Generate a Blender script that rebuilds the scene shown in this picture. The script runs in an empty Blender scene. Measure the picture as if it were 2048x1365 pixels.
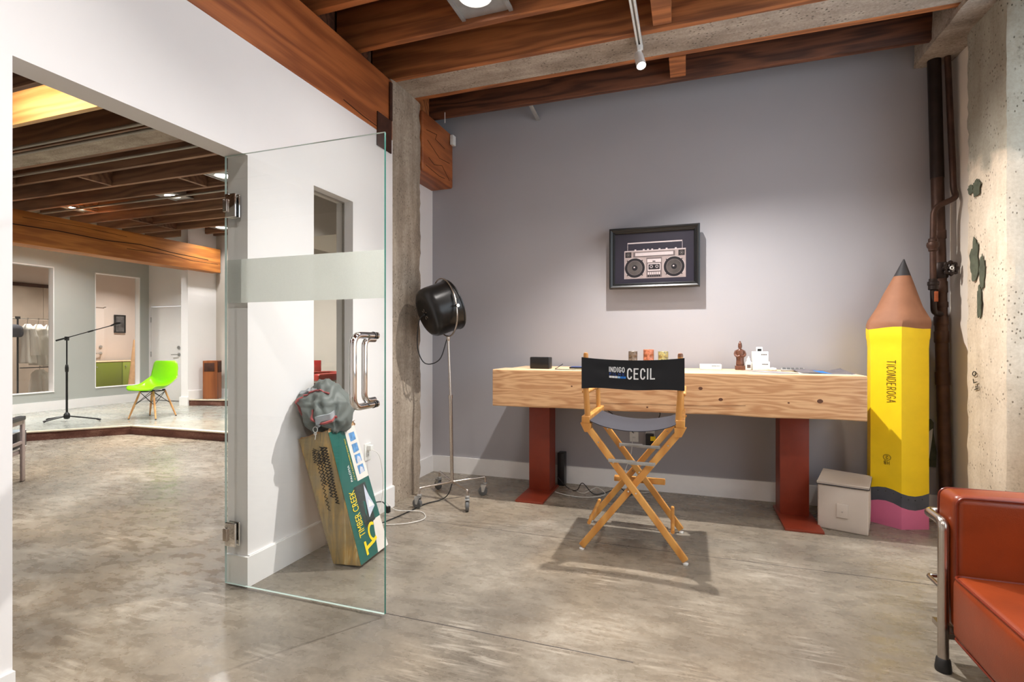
import bpy, bmesh, math, random
from mathutils import Vector, Matrix, noise as mnoise
random.seed(7)
sc = bpy.context.scene
C = sc.collection
PI = math.pi

# ------------------------------------------------------------------ camera, world, exposure
CAM_YAW = math.radians(19.0)
cam_d = bpy.data.cameras.new('camera')
cam_d.sensor_width = 36.0
cam_d.lens = 1026.0 / 2048.0 * 36.0
cam_d.shift_y = 3.5 / 2048.0
cam_d.clip_start = 0.05
cam = bpy.data.objects.new('camera', cam_d)
cam.location = (0, 0, 1.22)
cam.rotation_euler = (PI / 2, 0, CAM_YAW)
C.objects.link(cam)
sc.camera = cam

sc.view_settings.view_transform = 'Standard'
sc.view_settings.look = 'None'
sc.view_settings.gamma = 1.0
sc.view_settings.use_curve_mapping = False
sc.view_settings.exposure = 0.30
sc.cycles.max_bounces = 7; sc.cycles.diffuse_bounces = 4; sc.cycles.glossy_bounces = 3
sc.cycles.transmission_bounces = 2; sc.cycles.transparent_max_bounces = 10
sc.cycles.caustics_reflective = False; sc.cycles.caustics_refractive = False

w = bpy.data.worlds.new('world'); sc.world = w
w.use_nodes = True
bg = w.node_tree.nodes['Background']
bg.inputs['Color'].default_value = (0.78, 0.88, 1.0, 1)
bg.inputs['Strength'].default_value = 3.4

def light(name, kind, loc, energy, color=(1, 1, 1), size=0.1, aim=None, **kw):
    d = bpy.data.lights.new(name, kind)
    d.energy = energy; d.color = color
    if kind == 'AREA':
        d.shape = kw.get('shape', 'DISK'); d.size = size
        if 'size_y' in kw: d.size_y = kw['size_y']
        d.spread = kw.get('spread', PI)
    else:
        d.shadow_soft_size = size
    if kind == 'SPOT':
        d.spot_size = kw.get('cone', 2.4); d.spot_blend = kw.get('blend', 0.7)
    o = bpy.data.objects.new(name, d); C.objects.link(o)
    o.location = loc
    if aim is not None:
        o.rotation_euler = (Vector(aim) - Vector(loc)).to_track_quat('-Z', 'Y').to_euler()
    return o

# daylight enters by the tall window in the right wall: a portal in its opening guides the sampling
po = light('window_portal', 'AREA', (1.96, 1.95, 1.95), 1.0, size=3.2, aim=(0.8, 1.95, 1.95), shape='RECTANGLE', size_y=2.2)
po.data.cycles.is_portal = True

KEY_W = 330.0        # the visible track spot at the end of the rail
TRACK_W = 20.0       # the other heads of the same rail
CAN_W = 6.5         # recessed downlights, front room
FAR_W = 42.0         # recessed downlights, far room
WARM = (1.0, 0.96, 0.92)
NEUT = (1.0, 0.985, 0.96)

# ------------------------------------------------------------------ object helpers
WM = {}
def thing(name, label, cat, loc=(0, 0, 0), rotz=0.0, group=None, kind=None):
    o = bpy.data.objects.new(name, None); C.objects.link(o)
    o.empty_display_size = 0.1
    o.location = loc; o.rotation_euler = (0, 0, rotz)
    WM[o.name] = Matrix.Translation(Vector(loc)) @ Matrix.Rotation(rotz, 4, 'Z')
    if label: o['label'] = label
    if cat: o['category'] = cat
    if group: o['group'] = group
    if kind: o['kind'] = kind
    return o

def obj(name, bm, mats, parent=None, world=False, smooth=None, label=None, loc=None, auto=True):
    """Link a bmesh as one mesh object. smooth: True/False/None (None = auto by 35 degrees)."""
    if world and parent is not None:
        bm.transform(WM[parent.name].inverted())
    if loc is not None:
        bm.transform(Matrix.Translation(-Vector(loc)))
    bm.normal_update(); bmesh.ops.recalc_face_normals(bm, faces=bm.faces[:]); bm.normal_update()
    me = bpy.data.meshes.new(name)
    if smooth is None:
        for f in bm.faces: f.smooth = True
        for e in bm.edges:
            if len(e.link_faces) != 2: e.smooth = False
            else:
                if e.link_faces[0].normal.angle(e.link_faces[1].normal, 0) > math.radians(35): e.smooth = False
    else:
        for f in bm.faces: f.smooth = smooth
    bm.to_mesh(me); bm.free()
    if not isinstance(mats, (list, tuple)): mats = [mats]
    for m in mats: me.materials.append(m)
    o = bpy.data.objects.new(name, me); C.objects.link(o)
    if parent is not None:
        o.parent = parent; WM[o.name] = WM[parent.name].copy()
    else:
        WM[o.name] = Matrix.Translation(Vector(loc)) if loc is not None else Matrix.Identity(4)
    if loc is not None: o.location = loc
    if label: o['label'] = label
    return o

def tag(o, label, cat, group=None):
    o['label'] = label; o['category'] = cat
    if group: o['group'] = group
    return o

def struct(name, bm, m, label=None, **k):
    o = obj(name, bm, m, **k); o['kind'] = 'structure'
    if label: o['label'] = label
    return o

def share(src, parent, loc=(0, 0, 0), rot=(0, 0, 0), name=None):
    c = src.copy(); C.objects.link(c); c.parent = parent
    c.location = loc; c.rotation_euler = rot
    if name: c.name = name
    return c

def nb(): return bmesh.new()

# ------------------------------------------------------------------ shapes
def quad(bm, pts, mi=0):
    f = bm.faces.new([bm.verts.new(p) for p in pts]); f.material_index = mi
    return f

def box(bm, lo, hi, mi=0, M=None):
    x0, y0, z0 = lo; x1, y1, z1 = hi
    v = [Vector(p) for p in ((x0,y0,z0),(x1,y0,z0),(x1,y1,z0),(x0,y1,z0),(x0,y0,z1),(x1,y0,z1),(x1,y1,z1),(x0,y1,z1))]
    if M is not None: v = [M @ p for p in v]
    v = [bm.verts.new(p) for p in v]
    for i in ((0,3,2,1),(4,5,6,7),(0,1,5,4),(1,2,6,5),(2,3,7,6),(3,0,4,7)):
        f = bm.faces.new([v[k] for k in i]); f.material_index = mi

def hexa(bm, p, mi=0):
    """p: 8 points ordered like box()."""
    v = [bm.verts.new(q) for q in p]
    fs = []
    for i in ((0,3,2,1),(4,5,6,7),(0,1,5,4),(1,2,6,5),(2,3,7,6),(3,0,4,7)):
        f = bm.faces.new([v[k] for k in i]); f.material_index = mi; fs.append(f)
    return fs

def rbox(bm, c, h, r, n=2, inner=1, puff=(0, 0, 0), M=None, mi=0, warp=None):
    """rounded box: centre c, half sizes h, edge radius r, puff = bulge of each axis' faces (m)."""
    def ax(hh):
        r_ = min(r, hh * 0.98)
        o = [r_ * math.tan(PI / 4 * k / n) for k in range(n + 1)]
        a = [-(hh - r_) - q for q in reversed(o)]
        b = [-x for x in reversed(a)]
        mid = [a[-1] + (b[0] - a[-1]) * k / inner for k in range(1, inner)]
        return a + mid + b
    A = [ax(h[0]), ax(h[1]), ax(h[2])]
    cache = {}
    def vert(p):
        key = (round(p[0], 5), round(p[1], 5), round(p[2], 5))
        if key in cache: return cache[key]
        q = Vector(p); inn = Vector([max(-(h[i] - min(r, h[i]*.98)), min(h[i] - min(r, h[i]*.98), q[i])) for i in range(3)])
        d = q - inn
        if d.length > 1e-9: q = inn + d.normalized() * r
        s = [max(0.0, 1 - (q[i] / h[i]) ** 2) for i in range(3)]
        q = Vector((q.x + puff[0] * s[1] * s[2] * (q.x / h[0]), q.y + puff[1] * s[0] * s[2] * (q.y / h[1]), q.z + puff[2] * s[0] * s[1] * (q.z / h[2])))
        q = q + Vector(c)
        if warp: q = Vector(warp(q))
        if M is not None: q = M @ q
        cache[key] = bm.verts.new(q)
        return cache[key]
    for axis in range(3):
        u, v_ = [i for i in range(3) if i != axis]
        for s in (-1, 1):
            for i in range(len(A[u]) - 1):
                for j in range(len(A[v_]) - 1):
                    ps = []
                    for (a, b) in ((i, j), (i + 1, j), (i + 1, j + 1), (i, j + 1)):
                        p = [0, 0, 0]; p[axis] = s * h[axis]; p[u] = A[u][a]; p[v_] = A[v_][b]
                        ps.append(vert(p))
                    if len(set(ps)) == 4:
                        try:
                            f = bm.faces.new(ps); f.material_index = mi
                        except ValueError: pass

def frame_of(d):
    d = Vector(d).normalized()
    a = Vector((0, 0, 1)) if abs(d.z) < 0.9 else Vector((1, 0, 0))
    x = a.cross(d).normalized(); y = d.cross(x)
    return x, y

def tube(bm, pts, r, n=12, caps=True, closed=False, mi=0):
    """sweep a circle along points; r is a number or list."""
    pts = [Vector(p) for p in pts]; m = len(pts)
    rs = r if isinstance(r, (list, tuple)) else [r] * m
    rings = []; px = None
    for i, p in enumerate(pts):
        if closed: t = pts[(i + 1) % m] - pts[i - 1]
        else: t = pts[min(i + 1, m - 1)] - pts[max(i - 1, 0)]
        t.normalize()
        if px is None: x, y = frame_of(t)
        else:
            x = px - t * px.dot(t)
            if x.length < 1e-6: x, y = frame_of(t)
            x.normalize(); y = t.cross(x)
        px = x
        rings.append([bm.verts.new(p + (x * math.cos(2 * PI * k / n) + y * math.sin(2 * PI * k / n)) * rs[i]) for k in range(n)])
    for i in range(m if closed else m - 1):
        a, b = rings[i], rings[(i + 1) % m]
        for k in range(n):
            f = bm.faces.new((a[k], a[(k + 1) % n], b[(k + 1) % n], b[k])); f.material_index = mi
    if caps and not closed:
        f = bm.faces.new(rings[0][::-1]); f.material_index = mi
        f = bm.faces.new(rings[-1]); f.material_index = mi

def cyl(bm, p0, p1, r, r2=None, n=16, mi=0):
    tube(bm, [p0, p1], [r, r if r2 is None else r2], n=n, mi=mi)

def lathe(bm, prof, n=24, M=None, mi=0, cap=True, arc=2 * PI):
    """prof: list of (radius, z) about local Z."""
    full = abs(arc - 2 * PI) < 1e-6
    k_n = n if full else n + 1
    rings = []
    for (r, z) in prof:
        if r < 1e-6:
            p = Vector((0, 0, z)); p = M @ p if M is not None else p
            rings.append([bm.verts.new(p)] * k_n); continue
        ring = []
        for k in range(k_n):
            a = arc * k / n
            p = Vector((r * math.cos(a), r * math.sin(a), z))
            ring.append(bm.verts.new(M @ p if M is not None else p))
        rings.append(ring)
    for i in range(len(rings) - 1):
        a, b = rings[i], rings[i + 1]
        for k in range(n):
            k2 = (k + 1) % k_n
            vs = []
            for v in (a[k], a[k2], b[k2], b[k]):
                if v not in vs: vs.append(v)
            if len(vs) >= 3:
                f = bm.faces.new(vs); f.material_index = mi
    if cap and full:
        for ring in (rings[0], rings[-1]):
            if len(set(ring)) > 2:
                f = bm.faces.new(ring); f.material_index = mi

def prism(bm, poly, z0, z1, mi=0, M=None):
    b = [Vector((x, y, z0)) for x, y in poly]; t = [Vector((x, y, z1)) for x, y in poly]
    if M is not None: b = [M @ p for p in b]; t = [M @ p for p in t]
    b = [bm.verts.new(p) for p in b]; t = [bm.verts.new(p) for p in t]
    n = len(poly)
    f = bm.faces.new(b[::-1]); f.material_index = mi
    f = bm.faces.new(t); f.material_index = mi
    for i in range(n):
        f = bm.faces.new((b[i], b[(i + 1) % n], t[(i + 1) % n], t[i])); f.material_index = mi

def basis(o, ex, ey, ez=None):
    ex = Vector(ex).normalized(); ey = Vector(ey).normalized()
    ez = ex.cross(ey).normalized() if ez is None else Vector(ez).normalized()
    M = Matrix.Identity(4)
    for i in range(3):
        M[i][0] = ex[i]; M[i][1] = ey[i]; M[i][2] = ez[i]; M[i][3] = o[i]
    return M

def grid(bm, fn, nu, nv, mi=0):
    V = [[bm.verts.new(fn(i / nu, j / nv)) for j in range(nv + 1)] for i in range(nu + 1)]
    for i in range(nu):
        for j in range(nv):
            f = bm.faces.new((V[i][j], V[i + 1][j], V[i + 1][j + 1], V[i][j + 1])); f.material_index = mi
    return V

def bez(p0, p1, p2, p3, n=10):
    p0, p1, p2, p3 = map(Vector, (p0, p1, p2, p3))
    return [p0 * (1-t)**3 + p1 * 3*t*(1-t)**2 + p2 * 3*t*t*(1-t) + p3 * t**3 for t in [k / n for k in range(n + 1)]]

def spline(pts, n=8):
    """Catmull-Rom through the points."""
    P = [Vector(p) for p in pts]; P = [P[0] * 2 - P[1]] + P + [P[-1] * 2 - P[-2]]
    out = []
    for i in range(1, len(P) - 2):
        for k in range(n):
            t = k / n
            a, b, c, d = P[i - 1], P[i], P[i + 1], P[i + 2]
            out.append(0.5 * ((2 * b) + (c - a) * t + (2*a - 5*b + 4*c - d) * t*t + (3*b - a - 3*c + d) * t**3))
    out.append(P[-2])
    return out

def arc_pts(c, ex, ey, r, a0, a1, n=8):
    c, ex, ey = Vector(c), Vector(ex), Vector(ey)
    return [c + ex * r * math.cos(a0 + (a1 - a0) * k / n) + ey * r * math.sin(a0 + (a1 - a0) * k / n) for k in range(n + 1)]

def bendpath(pts, r, n=6):
    """polyline with rounded corners."""
    P = [Vector(p) for p in pts]; out = [P[0]]
    for i in range(1, len(P) - 1):
        a = (P[i - 1] - P[i]); b = (P[i + 1] - P[i])
        rr = min(r, a.length * .49, b.length * .49)
        A = P[i] + a.normalized() * rr; B = P[i] + b.normalized() * rr
        for k in range(n + 1):
            t = k / n
            out.append(A * (1-t)**2 + P[i] * 2*t*(1-t) + B * t*t)
    out.append(P[-1])
    return out

def wall_holes(bm, axis, a0, a1, u0, u1, z0, z1, holes):
    """a wall slab; axis 'X' = plane of constant X between a0 and a1, spanning u along Y (or X). holes: (ua,ub,za,zb)."""
    us = sorted({u0, u1, *[h[0] for h in holes], *[h[1] for h in holes]})
    zs = sorted({z0, z1, *[h[2] for h in holes], *[h[3] for h in holes]})
    for i in range(len(us) - 1):
        for j in range(len(zs) - 1):
            um, zm = (us[i] + us[i+1]) / 2, (zs[j] + zs[j+1]) / 2
            if any(h[0] < um < h[1] and h[2] < zm < h[3] for h in holes): continue
            if axis == 'X': box(bm, (a0, us[i], zs[j]), (a1, us[i+1], zs[j+1]))
            else: box(bm, (us[i], a0, zs[j]), (us[i+1], a1, zs[j+1]))
    bmesh.ops.remove_doubles(bm, verts=bm.verts[:], dist=1e-5)
    # drop the doubled inner faces between neighbouring blocks
    seen = {}
    for f in bm.faces[:]:
        k = tuple(sorted(v.index for v in f.verts))
    bm.verts.index_update()
    for f in bm.faces[:]:
        k = tuple(sorted(v.index for v in f.verts))
        seen.setdefault(k, []).append(f)
    dead = [f for fs in seen.values() if len(fs) > 1 for f in fs]
    bmesh.ops.delete(bm, geom=dead, context='FACES_ONLY')

# stroke lettering -----------------------------------------------------------
def _arc(cx, cy, rx, ry, a0, a1, n=8):
    return [(cx + rx * math.cos(math.radians(a0 + (a1 - a0) * k / n)), cy + ry * math.sin(math.radians(a0 + (a1 - a0) * k / n))) for k in range(n + 1)]
GLY = {
 'I': [[(.5,0),(.5,1)]], 'L': [[(.1,1),(.1,0),(.9,0)]], 'T': [[(0,1),(1,1)],[(.5,1),(.5,0)]],
 'E': [[(.9,1),(.1,1),(.1,0),(.9,0)],[(.1,.52),(.75,.52)]], 'F': [[(.9,1),(.1,1),(.1,0)],[(.1,.52),(.75,.52)]],
 'N': [[(.08,0),(.08,1),(.92,0),(.92,1)]], 'M': [[(.05,0),(.05,1),(.5,.35),(.95,1),(.95,0)]],
 'H': [[(.1,0),(.1,1)],[(.9,0),(.9,1)],[(.1,.5),(.9,.5)]], 'A': [[(.05,0),(.5,1),(.95,0)],[(.22,.38),(.78,.38)]],
 'O': [_arc(.5,.5,.42,.5,0,360,20)], 'C': [[(.9,.75)] + _arc(.5,.7,.4,.3,20,180) + _arc(.5,.3,.4,.3,180,340)],
 'G': [[(.9,.78)] + _arc(.5,.7,.4,.3,20,180) + _arc(.5,.3,.4,.3,180,360) + [(.9,.45),(.55,.45)]],
 'D': [[(.1,0),(.1,1),(.45,1)] + _arc(.45,.5,.45,.5,90,-90,10) + [(.1,0)]],
 'R': [[(.1,0),(.1,1),(.5,1)] + _arc(.5,.75,.38,.25,90,-90) + [(.1,.5)], [(.45,.5),(.92,0)]],
 'B': [[(.1,0),(.1,1),(.5,1)] + _arc(.5,.76,.33,.24,90,-90) + [(.1,.52)], [(.5,.52)] + _arc(.5,.26,.4,.26,90,-90) + [(.1,0)]],
 'S': [_arc(.5,.75,.4,.25,20,270) + _arc(.5,.25,.4,.25,90,-160)], '2': [_arc(.5,.7,.38,.3,170,-30) + [(.1,0),(.92,0)]],
 'P': [[(.1,0),(.1,1),(.5,1)] + _arc(.5,.74,.38,.26,90,-90) + [(.1,.48)]], 'X': [[(.05,0),(.95,1)],[(.05,1),(.95,0)]],
}
def ribbon(bm, pts2, M, wd, th, mi=0, fn=None):
    for k in range(len(pts2) - 1):
        a, b = Vector((*pts2[k], 0)), Vector((*pts2[k + 1], 0))
        d = b - a
        if d.length < 1e-7: continue
        t = d.normalized(); n = Vector((-t.y, t.x, 0)) * wd / 2
        e = t * wd * .35
        q = [a - e - n, b + e - n, b + e + n, a - e + n]
        lo = [Vector((p.x, p.y, 0)) for p in q]; hi = [Vector((p.x, p.y, th)) for p in q]
        f = (lambda p: M @ p) if fn is None else fn
        hexa(bm, [f(p) for p in lo] + [f(p) for p in hi], mi)
def stroke_text(bm, s, M, x0, y0, hgt, wid, gap, wd, th=.0006, mi=0, fn=None):
    x = x0
    for ch in s:
        if ch != ' ':
            ww = wid * (.25 if ch == 'I' else 1)
            for st in GLY[ch]:
                ribbon(bm, [(x + px * ww, y0 + py * hgt) for px, py in st], M, wd, th, mi, fn)
            x += ww + gap
        else: x += wid * .7
    return x

def font_mesh(txt, size, th=.0006, shear=0, space=1.0):
    cu = bpy.data.curves.new('t', 'FONT'); cu.body = txt; cu.size = size; cu.extrude = th / 2
    cu.shear = shear; cu.space_character = space; cu.resolution_u = 3
    o = bpy.data.objects.new('t', cu); C.objects.link(o)
    dg = bpy.context.evaluated_depsgraph_get()
    me = bpy.data.meshes.new_from_object(o.evaluated_get(dg))
    bpy.data.objects.remove(o); bpy.data.curves.remove(cu)
    return me
def font_text(bm, txt, M, size, sx=1.0, th=.0006, mi=0, **k):
    me = font_mesh(txt, size, th, **k)
    n0 = len(bm.verts); f0 = len(bm.faces)
    bm.from_mesh(me); bpy.data.meshes.remove(me)
    bm.verts.ensure_lookup_table(); bm.faces.ensure_lookup_table()
    S = M @ Matrix.Diagonal((sx, 1, 1, 1))
    for v in bm.verts[n0:]: v.co = S @ v.co
    for f in bm.faces[f0:]: f.material_index = mi

# ------------------------------------------------------------------ materials
def srgb(r, g, b):
    return tuple(((c / 255) / 12.92 if c / 255 <= .04045 else ((c / 255 + .055) / 1.055) ** 2.4) for c in (r, g, b)) + (1.0,)

class N:
    def __init__(s, name):
        s.m = bpy.data.materials.new(name); s.m.use_nodes = True
        s.t = s.m.node_tree; s.b = s.t.nodes['Principled BSDF']; s.out = s.t.nodes['Material Output']
    def n(s, ty, **k):
        nd = s.t.nodes.new(ty)
        for a, v in k.items():
            if a.startswith('i_'): nd.inputs[a[2:].replace('_', ' ')].default_value = v
            else: setattr(nd, a, v)
        return nd
    def l(s, a, b): s.t.links.new(a, b)
    def coords(s, scale=(1, 1, 1), rnd=False, kind='Object'):
        tc = s.n('ShaderNodeTexCoord'); mp = s.n('ShaderNodeMapping')
        mp.inputs['Scale'].default_value = scale
        s.l(tc.outputs[kind], mp.inputs['Vector'])
        if rnd:
            oi = s.n('ShaderNodeObjectInfo'); mu = s.n('ShaderNodeMath', operation='MULTIPLY'); mu.inputs[1].default_value = 57.0
            s.l(oi.outputs['Random'], mu.inputs[0]); cb = s.n('ShaderNodeCombineXYZ')
            for q in 'XYZ': s.l(mu.outputs[0], cb.inputs[q])
            s.l(cb.outputs[0], mp.inputs['Location'])
        return mp.outputs[0]
    def noise(s, vec, scale, detail=4, rough=.55, dist=0):
        nd = s.n('ShaderNodeTexNoise'); nd.inputs['Scale'].default_value = scale; nd.inputs['Detail'].default_value = detail
        nd.inputs['Roughness'].default_value = rough; nd.inputs['Distortion'].default_value = dist
        s.l(vec, nd.inputs['Vector']); return nd.outputs['Fac']
    def ramp(s, fac, stops):
        r = s.n('ShaderNodeValToRGB'); e = r.color_ramp.elements
        while len(e) < len(stops): e.new(.5)
        for k, (p, c) in enumerate(stops):
            e[k].position = p; e[k].color = c if len(c) == 4 else (*c, 1)
        s.l(fac, r.inputs[0]); return r.outputs[0]
    def mix(s, fac, a, b, mode='MIX'):
        m = s.n('ShaderNodeMix', data_type='RGBA', blend_type=mode)
        for sock, v in ((m.inputs[0], fac), (m.inputs[6], a), (m.inputs[7], b)):
            if isinstance(v, (int, float)): sock.default_value = v
            elif isinstance(v, tuple): sock.default_value = v
            else: s.l(v, sock)
        return m.outputs[2]
    def bump(s, h, strength=.2, dist=.01):
        b = s.n('ShaderNodeBump'); b.inputs['Strength'].default_value = strength; b.inputs['Distance'].default_value = dist
        s.l(h, b.inputs['Height']); s.l(b.outputs[0], s.b.inputs['Normal'])
    def set(s, **k):
        for a, v in k.items(): s.b.inputs[a.replace('_', ' ')].default_value = v
        return s

def G(v): return (v, v, v, 1)

def plain(name, rgb, rough=.5, metal=0, var=.06, nscale=40, bump=.0, coat=0):
    q = N(name); c = srgb(*rgb)
    d = tuple(x * (1 - var) for x in c[:3]) + (1,); e = tuple(min(1, x * (1 + var)) for x in c[:3]) + (1,)
    nz = q.noise(q.coords(), nscale, 3)
    q.l(q.ramp(nz, [(.3, d), (.7, e)]), q.b.inputs['Base Color'])
    q.set(Roughness=rough, Metallic=metal)
    if coat: q.b.inputs['Coat Weight'].default_value = coat
    if bump: q.bump(nz, bump, .002)
    return q.m

def wood(name, light_, dark, axis='X', ring=9, fib=1.0, rough=.55, bump=.15, rnd=False, contrast=(.25, .8), dist=7.0, wmix=.35):
    q = N(name); L, D = srgb(*light_), srgb(*dark)
    st = {'X': (.12, 1, 1), 'Y': (1, .12, 1), 'Z': (1, 1, .12)}[axis]
    v = q.coords(st, rnd)
    nz = q.noise(v, 2.2, 3, .5, .6)
    # growth rings: bands of a warped coordinate
    sub = q.n('ShaderNodeVectorMath', operation='SCALE'); sub.inputs['Scale'].default_value = 1.0
    q.l(v, sub.inputs[0])
    wv = q.n('ShaderNodeTexWave', wave_type='RINGS', rings_direction={'X':'X','Y':'Y','Z':'Z'}[axis])
    wv.inputs['Scale'].default_value = ring; wv.inputs['Distortion'].default_value = dist
    wv.inputs['Detail'].default_value = 3.5; wv.inputs['Detail Scale'].default_value = 1.4
    q.l(sub.outputs[0], wv.inputs['Vector'])
    fs = {'X': (.8, 60, 60), 'Y': (60, .8, 60), 'Z': (60, 60, .8)}[axis]
    fz = q.noise(q.coords(tuple(a * fib for a in fs), rnd), 1.6, 3, .6)
    a = q.mix(wmix, wv.outputs['Fac'], fz)
    b = q.mix(.35, a, nz)
    q.l(q.ramp(b, [(contrast[0], D), (contrast[1], L)]), q.b.inputs['Base Color'])
    q.set(Roughness=rough)
    if bump: q.bump(b, bump, .004)
    return q.m

def concrete(name, stops, streak='Z', pits=True, scale=1.0, rough=.9, bump=.6):
    q = N(name)
    st = {'X': (.15, 1, 1), 'Z': (1, 1, .12)}[streak]
    n1 = q.noise(q.coords(tuple(x * 6 * scale for x in st)), 1.5, 5, .6, .4)
    n2 = q.noise(q.coords(), 3.0 * scale, 6, .65)
    n3 = q.noise(q.coords(), 60, 4, .7)
    f = q.mix(.5, n1, n2); f = q.mix(.28, f, n3)
    col = q.ramp(f, stops)
    vo = q.n('ShaderNodeTexVoronoi', feature='F1'); vo.inputs['Scale'].default_value = 55 * scale
    q.l(q.coords((1, 1, .6) if streak == 'Z' else (.6, 1, 1)), vo.inputs['Vector'])
    pit = q.ramp(vo.outputs['Distance'], [(.12, G(0)), (.26, G(1))])
    msk = q.ramp(q.noise(q.coords(), 7 * scale, 4), [(.48, G(1)), (.56, G(0))])
    pm = q.mix(1.0, pit, msk, 'LIGHTEN') if pits else None
    if pits:
        dark = q.mix(1.0, col, (.32, .29, .26, 1), 'MULTIPLY')
        col = q.mix(pm, dark, col)
    q.l(col, q.b.inputs['Base Color'])
    hgt = q.mix(.5, f, pm) if pits else f
    q.bump(hgt, bump, .012)
    q.set(Roughness=rough)
    return q.m

def floor_mat(name, stops, rough0=.18, rough1=.42, sc_=1.0):
    q = N(name)
    base = q.coords((sc_, sc_, 1))
    big = q.noise(base, .95, 3, .5, .5)
    # feathery trowel sweeps
    rot = q.n('ShaderNodeMapping'); rot.inputs['Rotation'].default_value = (0, 0, math.radians(34)); rot.inputs['Scale'].default_value = (1.7, 3.0, 1)
    q.l(base, rot.inputs['Vector'])
    stx = q.noise(rot.outputs[0], 1.5, 3, .5, .25)
    rot2 = q.n('ShaderNodeMapping'); rot2.inputs['Rotation'].default_value = (0, 0, math.radians(-40)); rot2.inputs['Scale'].default_value = (3.2, 6.0, 1)
    q.l(base, rot2.inputs['Vector'])
    st2 = q.noise(rot2.outputs[0], 2.6, 4, .6, .2)
    fine = q.noise(base, 45, 4, .7)
    f = q.mix(.34, big, stx); f = q.mix(.20, f, st2); f = q.mix(.20, f, fine)
    hue = q.noise(base, .7, 3, .5, .5)
    col = q.ramp(f, stops)
    rot3 = q.n('ShaderNodeMapping'); rot3.inputs['Rotation'].default_value = (0, 0, math.radians(62)); rot3.inputs['Scale'].default_value = (2.5, 26, 1)
    q.l(base, rot3.inputs['Vector'])
    wisp = q.ramp(q.noise(rot3.outputs[0], 1.8, 5, .65, .6), [(.50, G(0)), (.68, G(.75))])
    wmask = q.ramp(q.noise(base, 1.9, 3, .5, .4), [(.48, G(0)), (.60, G(1))])
    wfac = q.mix(1.0, wisp, wmask, 'MULTIPLY')
    col = q.mix(wfac, col, stops[-1][1])
    warm = q.mix(1.0, col, (1.06, .98, .88, 1), 'MULTIPLY')
    q.l(q.mix(q.ramp(hue, [(.45, G(0)), (.62, G(1))]), col, warm), q.b.inputs['Base Color'])
    rr = q.n('ShaderNodeMapRange'); rr.inputs['From Min'].default_value = .35; rr.inputs['From Max'].default_value = .65
    rr.inputs['To Min'].default_value = rough0; rr.inputs['To Max'].default_value = rough1
    q.l(st2, rr.inputs['Value']); q.l(rr.outputs[0], q.b.inputs['Roughness'])
    q.bump(f, .012, .01)
    q.b.inputs['Specular IOR Level'].default_value = .5
    return q.m

def glass_mat(name, tint, refl=1.0):
    q = N(name); q.t.nodes.remove(q.b)
    tr = q.n('ShaderNodeBsdfTransparent'); tr.inputs[0].default_value = tint
    gl = q.n('ShaderNodeBsdfGlossy'); gl.inputs['Roughness'].default_value = .0
    lw = q.n('ShaderNodeLayerWeight'); lw.inputs['Blend'].default_value = .5
    pw = q.n('ShaderNodeMath', operation='POWER'); pw.inputs[1].default_value = 5.0
    mu = q.n('ShaderNodeMath', operation='MULTIPLY_ADD'); mu.inputs[1].default_value = .9 * refl; mu.inputs[2].default_value = .035 * refl
    q.l(lw.outputs['Facing'], pw.inputs[0]); q.l(pw.outputs[0], mu.inputs[0])
    mx = q.n('ShaderNodeMixShader')
    q.l(mu.outputs[0], mx.inputs[0]); q.l(tr.outputs[0], mx.inputs[1]); q.l(gl.outputs[0], mx.inputs[2])
    q.l(mx.outputs[0], q.out.inputs['Surface'])
    return q.m

def frost_mat(name):
    q = N(name); q.t.nodes.remove(q.b)
    tr = q.n('ShaderNodeBsdfTransparent'); tr.inputs[0].default_value = (.9, .92, .9, 1)
    df = q.n('ShaderNodeBsdfDiffuse'); df.inputs[0].default_value = (.80, .81, .78, 1)
    tl = q.n('ShaderNodeBsdfTranslucent'); tl.inputs[0].default_value = (.86, .88, .85, 1)
    nz = q.noise(q.coords(), 400, 2)
    a = q.n('ShaderNodeMixShader'); a.inputs[0].default_value = .55
    q.l(df.outputs[0], a.inputs[1]); q.l(tl.outputs[0], a.inputs[2])
    b = q.n('ShaderNodeMixShader')
    q.l(q.ramp(nz, [(.2, G(.68)), (.8, G(.80))]), b.inputs[0])
    q.l(tr.outputs[0], b.inputs[1]); q.l(a.outputs[0], b.inputs[2])
    q.l(b.outputs[0], q.out.inputs['Surface'])
    return q.m

def emit(name, col, strength):
    q = N(name); q.b.inputs['Base Color'].default_value = (.8, .8, .8, 1)
    q.b.inputs['Emission Color'].default_value = (*col, 1); q.b.inputs['Emission Strength'].default_value = strength
    q.m.cycles.emission_sampling = 'NONE'
    return q.m

def leather(name, rgb, rough=.34):
    q = N(name); c = srgb(*rgb); v = q.coords()
    n = q.noise(v, 5, 4); 
    q.l(q.ramp(n, [(.3, tuple(x * .78 for x in c[:3]) + (1,)), (.7, tuple(min(1, x * 1.12) for x in c[:3]) + (1,))]), q.b.inputs['Base Color'])
    vo = q.n('ShaderNodeTexVoronoi'); vo.inputs['Scale'].default_value = 260; q.l(v, vo.inputs['Vector'])
    big = q.noise(v, 14, 4, .6, 1.0)
    q.bump(q.mix(.75, vo.outputs['Distance'], big), .16, .004)
    q.set(Roughness=rough)
    return q.m

def fabric(name, rgb, scale=500, rough=.9, var=.12, bump=.25, big=3):
    q = N(name); c = srgb(*rgb); v = q.coords()
    n = q.noise(v, big, 4)
    q.l(q.ramp(n, [(.25, tuple(x * (1 - var) for x in c[:3]) + (1,)), (.75, tuple(min(1, x * (1 + var)) for x in c[:3]) + (1,))]), q.b.inputs['Base Color'])
    ck = q.noise(q.coords((1, 1, 1)), scale, 2)
    q.bump(ck, bump, .001); q.set(Roughness=rough)
    q.b.inputs['Sheen Weight'].default_value = .08
    return q.m

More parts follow.
